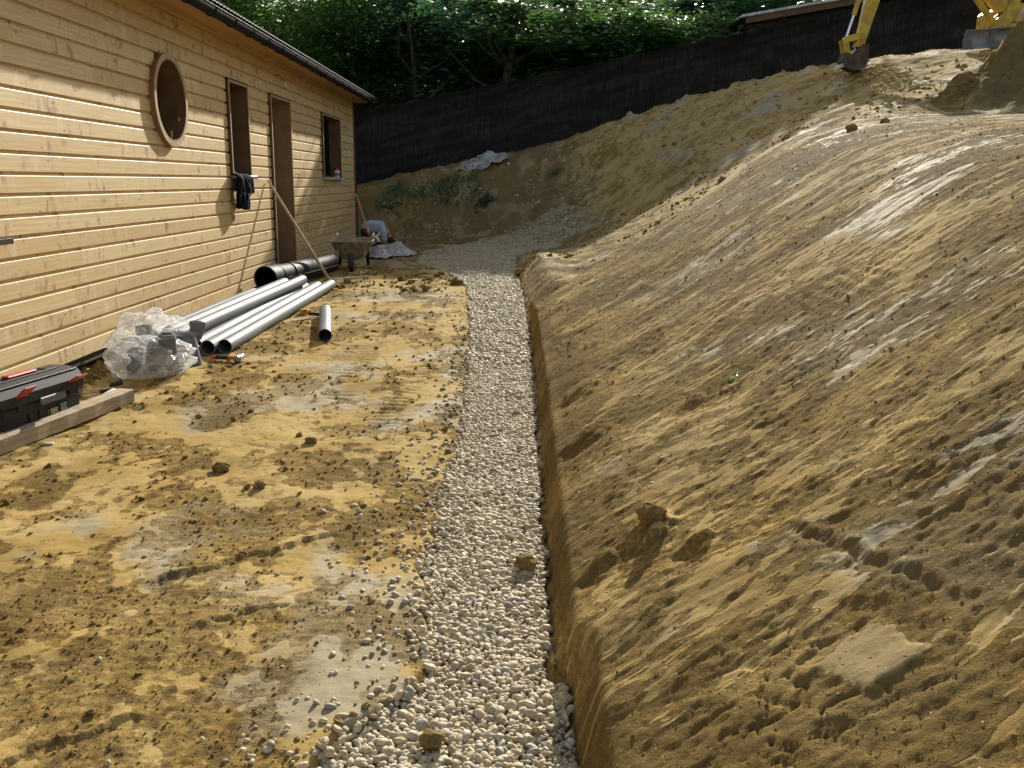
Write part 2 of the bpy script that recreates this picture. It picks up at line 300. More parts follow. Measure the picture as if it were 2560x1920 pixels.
M_tile = noisy('dark_roof_tile', (.025,.025,.028), (.05,.05,.054), 9, .6, .3)
M_pvc = noisy('grey_pvc', (.14,.152,.165), (.18,.192,.205), 3, .55, .04, stretch=(6,.4,6)); M_pvc.node_tree.nodes['Principled BSDF'].inputs['Specular IOR Level'].default_value = .3
M_pvcin = noisy('pvc_inside', (.12,.13,.14), (.16,.17,.18), 5, .5, 0)
M_blackpipe = noisy('black_polyethylene', (.008,.009,.010), (.016,.017,.019), 60, .6, .5, .004); M_blackpipe.node_tree.nodes['Principled BSDF'].inputs['Specular IOR Level'].default_value = .22
M_handle = noisy('ash_wood_handle', (.40,.28,.15), (.50,.37,.22), 12, .6, .2, stretch=(1,1,.2))
M_orange = mat('orange_plastic', (.75,.13,.02), .45)
M_black = noisy('black_rubber', (.018,.018,.02), (.035,.035,.037), 30, .6, .1)
M_steel = noisy('worn_steel', (.40,.41,.42), (.25,.25,.25), 30, .35, .1, metal=.8)
M_yellow = noisy('yellow_machine_paint', (.62,.42,.03), (.40,.26,.03), 7, .45, .2)
M_bladem = noisy('worn_grey_blade', (.25,.26,.28), (.13,.12,.11), 5, .5, .2, metal=.3)
M_red = noisy('red_plastic', (.55,.03,.03), (.45,.03,.03), 20, .42, .05)
M_box = noisy('dark_grey_plastic', (.014,.016,.017), (.030,.032,.033), 40, .5, .25, .002); M_box.node_tree.nodes['Principled BSDF'].inputs['Specular IOR Level'].default_value = .25
M_beam = noisy('weathered_beam', (.34,.27,.18), (.46,.38,.27), 7, .75, .3, .004, stretch=(1,1,1))
M_white = noisy('white_plastic', (.75,.75,.74), (.66,.66,.66), 10, .4, .05)
M_yelp = mat('yellow_plastic', (.72,.55,.02), .45)
M_concr = noisy('dirty_barrow_tray', (.42,.37,.26), (.24,.20,.13), 12, .7, .3)
M_galv = noisy('dull_white_frame', (.42,.42,.40), (.28,.27,.25), 14, .5, .1)
M_cloth_b = noisy('black_cloth', (.006,.006,.009), (.010,.010,.014), 40, .95, .3); M_cloth_b.node_tree.nodes['Principled BSDF'].inputs['Specular IOR Level'].default_value = .08
M_tarp = noisy('grey_white_tarpaulin', (.40,.40,.40), (.26,.24,.20), 6, .6, .3, .01)
M_shirt = noisy('pale_blue_shirt', (.52,.56,.70), (.45,.49,.63), 14, .85, .4, .01)
M_trous = noisy('black_trousers', (.012,.013,.02), (.02,.02,.028), 20, .9, .3)
M_skin = noisy('skin', (.50,.28,.19), (.45,.24,.16), 20, .55, .05)
M_hair = noisy('dark_hair', (.03,.02,.015), (.05,.035,.02), 60, .6, .5)
M_bark = noisy('dark_bark', (.028,.022,.016), (.055,.045,.032), 14, .9, .8, .02, stretch=(1,1,.3))

# ------------------------------------------------------------------ mesh helpers
def tag(o, label=None, cat=None, group=None, kind=None):
    if label: o['label'] = label
    if cat: o['category'] = cat
    if group: o['group'] = group
    if kind: o['kind'] = kind
    return o
def link(name, me, parent=None):
    o = bpy.data.objects.new(name, me); col.objects.link(o)
    if parent:
        o.parent = parent; o.matrix_parent_inverse = world(parent).inverted()
    return o
def world(o):
    m = o.matrix_basis
    return (world(o.parent) @ o.matrix_parent_inverse @ m) if o.parent else m
def empty(name, loc): 
    o = bpy.data.objects.new(name, None); o.location = loc; col.objects.link(o); o.empty_display_size = .1; return o
def np_mesh(name, V, F, m, parent=None, smooth=True, attr=None):
    """V (n,3), F (m,k) all faces the same size"""
    me = bpy.data.meshes.new(name); V = np.asarray(V, np.float32); F = np.asarray(F, np.int32)
    me.vertices.add(len(V)); me.vertices.foreach_set('co', V.ravel())
    k = F.shape[1]; me.loops.add(F.size); me.loops.foreach_set('vertex_index', F.ravel())
    me.polygons.add(len(F)); me.polygons.foreach_set('loop_start', np.arange(len(F), dtype=np.int32)*k)
    me.update(calc_edges=True)
    me.polygons.foreach_set('use_smooth', np.full(len(F), smooth, bool))
    for nm, ty, arr in (attr or []):
        a = me.attributes.new(nm, ty, 'POINT')
        a.data.foreach_set('color' if 'COLOR' in ty else 'value', np.asarray(arr, np.float32).ravel())
    me.materials.append(m); me.validate(); me.update()
    return link(name, me, parent)
class MB:
    def __init__(s): s.v = []; s.f = []; s.t = []; s.tint = 0.
    def add(s, vs, fs):
        k = len(s.v); s.v += [tuple(v) for v in vs]; s.f += [tuple(i+k for i in f) for f in fs]; s.t += [s.tint]*len(vs); return s
    def box(s, a, b, M4=None, bev=0.):
        (x0,y0,z0), (x1,y1,z1) = a, b
        if bev:
            bx = min(bev, abs(x1-x0)*.45); by = min(bev, abs(y1-y0)*.45); bz = min(bev, abs(z1-z0)*.45)
            vs = []
            for X, sx in ((x0,1),(x1,-1)):
                for Y, sy in ((y0,1),(y1,-1)):
                    for Z, sz in ((z0,1),(z1,-1)):
                        vs += [(X, Y+sy*by, Z+sz*bz), (X+sx*bx, Y, Z+sz*bz), (X+sx*bx, Y+sy*by, Z)]
            i = lambda a_, b_, c_, k: ((a_*2+b_)*2+c_)*3+k
            fs = []
            fs += [(i(0,0,0,0),i(0,0,1,0),i(0,1,1,0),i(0,1,0,0)),(i(1,0,0,0),i(1,1,0,0),i(1,1,1,0),i(1,0,1,0))]
            fs += [(i(0,0,0,1),i(1,0,0,1),i(1,0,1,1),i(0,0,1,1)),(i(0,1,0,1),i(0,1,1,1),i(1,1,1,1),i(1,1,0,1))]
            fs += [(i(0,0,0,2),i(0,1,0,2),i(1,1,0,2),i(1,0,0,2)),(i(0,0,1,2),i(1,0,1,2),i(1,1,1,2),i(0,1,1,2))]
            for a_ in (0,1):
                for b_ in (0,1): fs.append((i(a_,b_,0,0),i(a_,b_,0,1),i(a_,b_,1,1),i(a_,b_,1,0)))
                for c_ in (0,1): fs.append((i(a_,0,c_,0),i(a_,0,c_,2),i(a_,1,c_,2),i(a_,1,c_,0)))
            for b_ in (0,1):
                for c_ in (0,1): fs.append((i(0,b_,c_,1),i(0,b_,c_,2),i(1,b_,c_,2),i(1,b_,c_,1)))
            for a_ in (0,1):
                for b_ in (0,1):
                    for c_ in (0,1): fs.append((i(a_,b_,c_,0),i(a_,b_,c_,1),i(a_,b_,c_,2)))
        else:
            vs = [(x,y,z) for x in (x0,x1) for y in (y0,y1) for z in (z0,z1)]
            fs = [(0,1,3,2),(4,6,7,5),(0,4,5,1),(2,3,7,6),(0,2,6,4),(1,5,7,3)]
        if M4 is not None: vs = [M4@Vector(v) for v in vs]
        return s.add(vs, fs)
    def ring(s, path, rad, n=16, cap=True, up=None, flat=1.):
        P = [Vector(p) for p in path]; vs = []; fs = []
        if not hasattr(rad, '__len__'): rad = [rad]*len(P)
        pu = None
        for i, p in enumerate(P):
            t = (P[min(i+1,len(P)-1)]-P[max(i-1,0)]).normalized()
            if pu is None:
                a = Vector(up) if up else (Vector((0,0,1)) if abs(t.z) < .9 else Vector((1,0,0)))
            else: a = pu
            u = (a-t*a.dot(t)).normalized(); v = t.cross(u); pu = u
            for k in range(n):
                an = 2*math.pi*k/n; vs.append(p+(u*math.cos(an)*flat+v*math.sin(an))*rad[i])
        for i in range(len(P)-1):
            for k in range(n):
                k2 = (k+1)%n; fs.append((i*n+k, i*n+k2, (i+1)*n+k2, (i+1)*n+k))
        if cap: fs += [tuple(range(n-1,-1,-1)), tuple((len(P)-1)*n+k for k in range(n))]
        return s.add(vs, fs)
    def hollow(s, a, b, ro, ri, n=28):
        """open pipe with a wall thickness"""
        a = Vector(a); b = Vector(b); d = (b-a).normalized()
        return s.ring([a,b,b,a,a], [ro,ro,ri,ri,ro], n, cap=False, up=(0,0,1) if abs(d.z)<.9 else (1,0,0)) if 0 else s._hol(a,b,d,ro,ri,n)
    def _hol(s, a, b, d, ro, ri, n):
        u = (Vector((0,0,1)) if abs(d.z) < .9 else Vector((1,0,0))); u = (u-d*u.dot(d)).normalized(); v = d.cross(u); vs = []; fs = []
        for p, r in ((a,ro),(b,ro),(b,ri),(a,ri)):
            for k in range(n): an = 2*math.pi*k/n; vs.append(p+(u*math.cos(an)+v*math.sin(an))*r)
        for i in range(4):
            j = (i+1)%4
            for k in range(n): k2 = (k+1)%n; fs.append((i*n+k,i*n+k2,j*n+k2,j*n+k))
        return s.add(vs, fs)
    def prism(s, poly, a, b):
        """poly: 2D points in (u,w); a,b: functions mapping (u,w)->3D for the two ends"""
        n = len(poly); vs = [a(*p) for p in poly]+[b(*p) for p in poly]
        fs = [tuple(range(n-1,-1,-1)), tuple(range(n,2*n))]+[(i,(i+1)%n,n+(i+1)%n,n+i) for i in range(n)]
        return s.add(vs, fs)
    def build(s, name, m, parent=None, smooth=False, tint=False):
        me = bpy.data.meshes.new(name); me.from_pydata([tuple(v) for v in s.v], [], s.f); me.materials.append(m)
        if tint:
            a = me.attributes.new('tint','FLOAT','POINT'); a.data.foreach_set('value', np.array(s.t, np.float32))
        if smooth:
            me.polygons.foreach_set('use_smooth', [True]*len(me.polygons)); me.update()
            try: me.set_sharp_from_angle(angle=R(38))
            except Exception: pass
        me.update(); return link(name, me, parent)
def skin(name, pts, edges, rad, m, parent=None, sub=2):
    me = bpy.data.meshes.new(name); me.from_pydata([tuple(p) for p in pts], edges, []); me.materials.append(m)
    o = link(name, me, parent); o.modifiers.new('skin','SKIN')
    for i, r in enumerate(rad):
        sv = me.skin_vertices[0].data[i]; rr = r if hasattr(r,'__len__') else (r,r); sv.radius = rr; sv.use_root = (i == 0)
    s_ = o.modifiers.new('sub','SUBSURF'); s_.levels = sub; s_.render_levels = sub
    return o

# ------------------------------------------------------------------ ground sheet
def grid_axis(segs):
    out = [segs[0][0]]
    for a, b, st in segs:
        n = max(1, int(round((b-a)/st))); out += list(np.linspace(a, b, n+1)[1:])
    return np.array(out)
xs = grid_axis([(-90,-30,10),(-30,-8,1.5),(-8,-3.3,.25),(-3.3,-1.6,.014),(-1.6,1.4,.0095),(1.4,3.4,.014),(3.4,7,.035),(7,10.5,.06),(10.5,16,.3),(16,40,2),(40,90,10)])
yl = [.9]
while yl[-1] < 3.0: yl.append(yl[-1]+.0095)
while yl[-1] < 26: yl.append(yl[-1]+.0036*yl[-1])
ys = np.r_[np.array([-60,-30,-12,-5,-2,-1,-.4,0,.3,.6]), np.array(yl), np.linspace(yl[-1]+.2, 40, 40), np.array([45,60,90,130,180])]
X, Y = np.meshgrid(xs, ys); Z = H(X, Y)
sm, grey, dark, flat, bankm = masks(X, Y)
Z = np.where((X < -3.35)&(Y < 18.4), np.minimum(Z, -.05), Z)
nx, ny = len(xs), len(ys); idx = np.arange(nx*ny).reshape(ny, nx)
F = np.stack([idx[:-1,:-1], idx[:-1,1:], idx[1:,1:], idx[1:,:-1]], -1).reshape(-1,4)
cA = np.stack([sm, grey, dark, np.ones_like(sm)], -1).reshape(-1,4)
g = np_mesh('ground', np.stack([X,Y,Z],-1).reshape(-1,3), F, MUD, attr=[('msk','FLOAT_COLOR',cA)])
tag(g, 'bare ochre clay ground, levelled beside the house and cut into a steep bank', 'ground', kind='structure')
del X, Y, Z, F, cA

# ------------------------------------------------------------------ scatter templates
def ico(sub):
    import bmesh
    bm = bmesh.new(); bmesh.ops.create_icosphere(bm, subdivisions=sub, radius=1.0)
    bm.verts.ensure_lookup_table(); V = np.array([v.co[:] for v in bm.verts]); F = np.array([[v.index for v in f.verts] for f in bm.faces]); bm.free(); return V, F
def rotm(n, flat=1.0):
    a = rng.uniform(0, 2*np.pi, n); b = rng.normal(0, .35*flat, n); c = rng.normal(0, .35*flat, n)
    ca, sa, cb, sb, cc, sc_ = np.cos(a), np.sin(a), np.cos(b), np.sin(b), np.cos(c), np.sin(c)
    Rz = np.zeros((n,3,3)); Rz[:,0,0]=ca; Rz[:,0,1]=-sa; Rz[:,1,0]=sa; Rz[:,1,1]=ca; Rz[:,2,2]=1
    Rx = np.zeros((n,3,3)); Rx[:,0,0]=1; Rx[:,1,1]=cb; Rx[:,1,2]=-sb; Rx[:,2,1]=sb; Rx[:,2,2]=cb
    Ry = np.zeros((n,3,3)); Ry[:,1,1]=1; Ry[:,0,0]=cc; Ry[:,0,2]=sc_; Ry[:,2,0]=-sc_; Ry[:,2,2]=cc
    return Rz@Rx@Ry
def scatter(T, P, S, Rm, jit=0.):
    V, F = T; n = len(P); v = V[None]*S[:,None,:]
    if jit:
        k = rng.normal(0, jit, (n, len(V), 1)); v = v*(1+k)
    v = np.einsum('nij,nkj->nki', Rm, v)+P[:,None,:]
    f = F[None]+(np.arange(n)*len(V))[:,None,None]
    return v.reshape(-1,3), f.reshape(-1, F.shape[1]), len(V)
I1, I2, I3 = ico(1), ico(2), ico(3)

# ------------------------------------------------------------------ gravel
def gravel_material():
    m = mat('pale_river_gravel', (.5,.45,.35), .7); q = N(m); t = q.n('Attribute', attribute_name='tint').outputs['Color']
    n = q.noise(60, q.pos(), 4)
    c = q.mix(q.m('MULTIPLY', q.ramp(n,.4,.75), .35), t, (.40,.31,.18)); q.set(q.b.inputs['Base Color'], c)
    q.set(q.b.inputs['Normal'], q.bump(q.noise(160, q.pos(), 3), .25, .003)); return m
GRAV = gravel_material()
def stone_cols(n):
    base_ = np.array([[.60,.505,.33],[.56,.46,.285],[.65,.56,.40],[.50,.40,.235],[.46,.42,.35],[.60,.48,.30],[.34,.30,.24]])
    p = np.array([.26,.24,.14,.14,.07,.11,.04]); c = base_[rng.choice(len(base_), n, p=p)]*rng.uniform(.70,1.1,(n,1))
    return np.c_[c, np.ones(n)]
def in_trench(x, y): return (x > gL(y)+.005)&(x < gR(y)-.008)
PEB = {}
for T_, (V_, F_) in ((1,I1),(2,I2),(3,I3)):
    PEB[T_] = []
    for q_ in range(5): s_ = 1+.20*gn(V_[:,0]*1.1+q_*7, V_[:,1]*1.1+V_[:,2]*.9, 400+q_)+.10*gn(V_[:,0]*2.2+V_[:,2], V_[:,1]*2.2+q_, 410+q_); PEB[T_].append((V_*s_[:,None], F_))
VV, FF, CC = [], [], []; off = 0
def add_stones(T, P, r, flat=.6, jit=.05, rot=1.):
    global off
    n = len(P); S = np.stack([r*rng.uniform(.9,1.5,n), r*rng.uniform(.7,1.05,n), r*rng.uniform(.45,.85,n)], -1)
    v, f, k = scatter(T, P, S, rotm(n, rot), 0); c = np.repeat(stone_cols(n), k, 0)
    if jit: v = v+.0012*rng.normal(size=v.shape)*0
    VV.append(v); FF.append(f+off); CC.append(c); off += len(v)
def gridpts(x0,x1,y0,y1,s):
    a, b = np.meshgrid(np.arange(x0,x1,s), np.arange(y0,y1,s)); n = a.size
    return a.ravel()+rng.uniform(-.5,.5,n)*s, b.ravel()+rng.uniform(-.5,.5,n)*s
for (y0,y1,s,T,rr) in ((1.5,2.9,.0152,3,.0093),(2.9,7.0,.0168,2,.0101),(7.0,16,.023,1,.0138)):
    for layer in (0,1):
        x, y = gridpts(-1.6,.4,y0,y1,s); k = in_trench(x+.02*gn(x*30,y*30,3),y); x, y = x[k], y[k]
        r = rr*rng.lognormal(0,.30,len(x)).clip(.5,2.0); z = base(x,y)+.014+layer*.013+.012*gn(x*3,y*3,5)+.35*r
        sel = rng.integers(0,5,len(x))
        for q_ in range(5):
            m_ = sel == q_; add_stones(PEB[T][q_], np.stack([x,y,z],-1)[m_], r[m_], rot=1.3)
# spill around the far end, behind the house and along the foot of the far slope
x, y = gridpts(-3.2,3.2,13.2,20.5,.034)
cx = np.interp(y, [13.2,14.5,16,17.5,18.5,20.5],[-.6,-.7,-.6,-.35,.2,1.2]); wd = np.interp(y,[13.2,14.5,16,17.5,18.5,20.5],[.35,.75,.95,1.5,1.5,.9])
dd = np.abs(x-cx)/wd+.35*fbm(x*1.5,y*1.2,101,3); zz = base(x,y)
k = (dd < 1.0)&(rng.uniform(size=len(x)) < np.clip(1.5-1.15*dd, .12, 1))&(zz < .95)&~((x>gR(y))&(y<15.4)); x,y,zz = x[k],y[k],zz[k]
r = .0165*rng.lognormal(0,.25,len(x)); add_stones(I1, np.stack([x,y,H(x,y)+.3*r],-1), r)
# strays on the clay, both sides
n = 620; y = 1.6+rng.gamma(1.6,2.2,n).clip(0,14); x = gL(y)-rng.gamma(1.0,.11,n); k = (x > -2.9)&(y < 15); x,y = x[k],y[k]
r = (.009*rng.lognormal(0,.3,len(x))).clip(.004,.015); add_stones(I2, np.stack([x,y,H(x,y)+.2*r],-1), r)
n = 120; y = rng.uniform(3.0,12,n); x = gR(y)+rng.gamma(1.2,.5,n); k = x < 4; x,y = x[k],y[k]
r = (.006*rng.lognormal(0,.35,len(x))).clip(.003,.010); add_stones(I2, np.stack([x,y,H(x,y)-.1*r],-1), r)
n = 1500; x = rng.uniform(-2.5,5,n); y = rng.uniform(20,23.4,n); k = fbm(x,y*1.4,111,3) > .05; x,y = x[k],y[k]
r = .02*rng.lognormal(0,.35,len(x)); add_stones(I1, np.stack([x,y,H(x,y)+.2*r],-1), r)
# heap of stones slipped out to the right near the camera
n = 60; y = rng.normal(2.44,.08,n); x = .15+np.abs(rng.normal(0,.028,n)); r = .013*rng.lognormal(0,.2,n); k = (x < gR(y)+.012)&(np.abs(y-2.44) < .13); x,y,r = x[k],y[k],r[k]; add_stones(PEB[3][1], np.stack([x,y,base(np.minimum(x,.12),y)+.035+.3*r],-1), r)
o = np_mesh('gravel', np.concatenate(VV), np.concatenate(FF), GRAV, attr=[('tint','FLOAT_COLOR',np.concatenate(CC))])
tag(o, 'pale rounded drainage gravel filling the long narrow trench', 'gravel', kind='stuff')
# ------------------------------------------------------------------ clods and crumbs
VV, FF, CC = [], [], []; off = 0
def add_clods(T, x, y, r, sink=.25, jit=.16):
    global off
    onb = (x > .2)&(y < 12.5); r = np.where(onb, r*.62, r); k = ~onb|(rng.uniform(size=len(x)) < .6); x, y, r = x[k], y[k], r[k]
    k = ~in_trench(x,y)&~((x > gL(y)-.02)&(x < gR(y)+.02)&(y < 15)); x, y, r = x[k], y[k], r[k]; n = len(x)
    S = np.stack([r*rng.uniform(.8,1.4,n), r*rng.uniform(.7,1.2,n), r*rng.uniform(.45,.9,n)], -1); P = np.stack([x,y,H(x,y)+np.where(x > .2, -.1, sink)*r],-1)
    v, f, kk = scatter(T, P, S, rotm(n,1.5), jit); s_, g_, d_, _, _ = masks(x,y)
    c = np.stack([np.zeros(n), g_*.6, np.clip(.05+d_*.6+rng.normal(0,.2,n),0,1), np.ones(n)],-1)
    VV.append(v); FF.append(f+off); CC.append(np.repeat(c,kk,0)); off += len(v)
def cand(n, x0, x1, y0, y1):
    u = rng.uniform(size=n); y = 1/(1/y0+(1/y1-1/y0)*u); return rng.uniform(x0,x1,n), y
x, y = cand(60000,-3.1,4,1.3,14); s_ = masks(x,y)[0]; k = (rng.uniform(size=len(x)) < (1-s_)**1.5*.75+.03)&(x < 1.2+y*.7)&(x > -.4-y*.6); x,y = x[k],y[k]
add_clods(I1, x, y, (.0028*rng.lognormal(0,.5,len(x))*np.clip(y/2.5,.8,3)).clip(.0015,.02))
x, y = cand(1700,-3.1,4,1.3,16); s_, g_, d_, _, _ = masks(x,y); k = (rng.uniform(size=len(x)) < (1-s_)*ss(-.1,.35,gn(x*1.7,y*1.7,121))*.8+.01); x,y = x[k],y[k]
add_clods(I2, x, y, (.0050*rng.lognormal(0,.5,len(x))).clip(.0025,.020), jit=.18)
n = 90; y = rng.uniform(1.6,9,n); x = gL(y)-rng.gamma(1.3,.10,n)-.02; add_clods(I2, x, y, .0075*rng.lognormal(0,.5,n), jit=.18)
x, y = cand(5000,-2.5,9,11,23); k = fbm(x,y,131,3) > -.05; add_clods(I1, x[k], y[k], .018*rng.lognormal(0,.5,int(k.sum())), jit=.18)
x = rng.uniform(-3.15,-2.9,500); y = rng.uniform(5.6,7.2,500); add_clods(I2, x, y, .013*rng.lognormal(0,.4,500), jit=.2)
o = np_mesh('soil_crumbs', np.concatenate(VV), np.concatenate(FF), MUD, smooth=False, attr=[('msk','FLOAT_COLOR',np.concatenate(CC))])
tag(o, 'loose crumbs and clods of ochre clay strewn over ground and bank', 'soil crumbs', kind='stuff')
def clod(x, y, r, label, z=None, sq=.7):
    V, F = I3; V4 = V.copy(); 
    nn = 1+.22*fbm(V[:,0]*1.6+x*9, V[:,1]*1.6+V[:,2]*1.3, int(r*1e4), 4)+.10*gn(V[:,0]*6+V[:,2]*4, V[:,1]*6-V[:,2]*4, 3)
    P = V4*nn[:,None]*np.array([r, r*.85, r*sq])+np.array([x,y,(Hs(x,y) if z is None else z)+r*sq*.5])
    c = np.tile([0,.1,.15,1.], (len(V),1)); o = np_mesh('earth_clod', P, F, MUD, smooth=False, attr=[('msk','FLOAT_COLOR',c)])
    tag(o, label, 'earth clod', 'larger lumps of clay lying loose')
zt = lambda x,y: float(base(np.array([x]),np.array([y]))[0])+.045
clod(-.205,2.14,.034,'brown lump of clay lying on the gravel nearest the camera', zt(-.2,2.14))
clod(.06,3.28,.045,'brown lump of clay lying on the gravel halfway along its right edge', zt(.06,3.28))
clod(-1.118,4.85,.035,'single dark clay lump alone on the smooth ground left of the gravel')
clod(-1.46,4.35,.045,'crumbly clay lump on the ground in front of the timber beam')
clod(-1.20,4.10,.03,'clay lump among crumbs in the middle of the levelled ground')
clod(3.12,8.7,.055,'reddish brown clod perched on the crest of the bank')
clod(3.5,8.9,.045,'smaller clod on the crest of the bank, right of the reddish one')
clod(.47,2.86,.05,'overhanging clay lump stuck low on the bank beside the gravel')

# ------------------------------------------------------------------ timber house
WX = -3.186; WZ = .153; PB = .133; YE = 18.50; YS = 1.0
house = empty('timber_house', (WX-3, 10, .15))
tag(house, 'low house clad in pale horizontal pine boards with a dark tiled roof', 'house')
openings = [(4.30,5.60,1.075,2.525),(10.42,11.16,1.485,2.522),(12.19,13.25,.10,2.522),(15.43,16.98,1.485,2.522)]
CY, CZ, CR = 8.63, 2.143, .395
mb = MB(); prof = [(0,.0),(0,.035),(0,.07),(0,.1035),(-.002,.1075),(-.018,.1085),(-.018,.1335)]
def yint(z):
    """clear spans along the wall at height z"""
    holes = [(a-.012,b+.012) for a,b,c,d in openings if c-.012 < z < d+.012]
    if abs(z-CZ) < CR+.01: h = math.sqrt((CR+.01)**2-(z-CZ)**2); holes.append((CY-h, CY+h))
    holes.sort(); out = []; y = YS
    for a,b in holes: out.append((y,a)); y = b
    out.append((y,YE-.03)); return out
k = 0; z = WZ
while z < 2.97:
    rows = [(dx, min(z+dz, 2.962)) for dx, dz in prof]
    # cut rows at opening edges so that profile rows keep the same topology
    subs = []; cur = [rows[0]]
    for a, b in zip(rows[:-1], rows[1:]):
        if len(yint(a[1]+1e-4)) != len(yint(b[1]-1e-4)):
            ev = [e for c in openings for e in (c[2]-.012, c[3]+.012) if a[1] < e < b[1]]+[e for e in (CZ-CR-.01, CZ+CR+.01) if a[1] < e < b[1]]
            ev = ev[0] if ev else (a[1]+b[1])/2; t = (ev-a[1])/(b[1]-a[1]+1e-9); x_ = a[0]+(b[0]-a[0])*t
            cur.append((x_, ev-2e-4)); subs.append(cur); cur = [(x_, ev+2e-4)]
        cur.append(b)
    subs.append(cur)
    joints = sorted([YS+ (k*1.37) % 2.6 + i*3.9+random.uniform(-.4,.4) for i in range(6)])
    tints = [random.random() for _ in range(8)]
    for sub in subs:
        ints = [yint((sub[0][1]+sub[-1][1])/2)] ; per = [yint(min(max(r[1], sub[0][1]+1e-4), sub[-1][1]-1e-4)) for r in sub]
        n = len(ints[0])
        if any(len(p) != n for p in per): per = [ints[0]]*len(sub)
        for i in range(n):
            y0, y1 = ints[0][i]
            js = [j for j in joints if y0+.05 < j < y1-.05]; cuts = [None]+js+[None]
            for a, b in zip(cuts[:-1], cuts[1:]):
                mb.tint = tints[sum(j <= (a if a is not None else y0+.01) for j in joints) % 8]
                vs = []; 
                for r, p in zip(sub, per):
                    ya = p[i][0] if a is None else a+.001; yb = p[i][1] if b is None else b-.001
                    vs += [(WX+r[0], ya, r[1]), (WX+r[0], yb, r[1])]
                fs = [(2*q,2*q+1,2*q+3,2*q+2) for q in range(len(sub)-1)]
                mb.add(vs, fs)
                # underside lip and end grain
                if sub[0][0] == 0 and abs(sub[0][1]-z) < 1e-6:
                    ya, yb = vs[0][1], vs[1][1]; mb.add([(WX,ya,z),(WX,yb,z),(WX-.018,yb,z),(WX-.018,ya,z)], [(0,3,2,1)])
                mb.add([(WX,vs[0][1],sub[0][1]),(WX,vs[0][1],sub[-1][1]),(WX-.018,vs[0][1],sub[-1][1]),(WX-.018,vs[0][1],sub[0][1])], [(0,1,2,3)])
                mb.add([(WX,vs[1][1],sub[0][1]),(WX,vs[1][1],sub[-1][1]),(WX-.018,vs[1][1],sub[-1][1]),(WX-.018,vs[1][1],sub[0][1])], [(0,3,2,1)])
    z += PB; k += 1
mb.build('siding', SIDE, house, tint=True)
# body behind the siding (other three sides, foundation)
b = MB(); b.box((-10, YS-.2, -.3), (WX-.14, YE-.06, .14)); b.build('foundation', noisy('dark_foundation', (.05,.04,.03), (.08,.065,.045), 8, .9), house)
b = MB(); b.box((-10, YE-.06, -.3), (WX-.02, YE-.005, 2.97)); b.box((-10,YS-.3,.14),(WX-.02,YS-.25,2.97)); b.box((-10.05,YS-.3,-.3),(-10,YE,2.97)); b.box((-10,YS-.2,2.94),(WX-.03,YE-.07,2.96)); b.build('wall', SIDE, house)
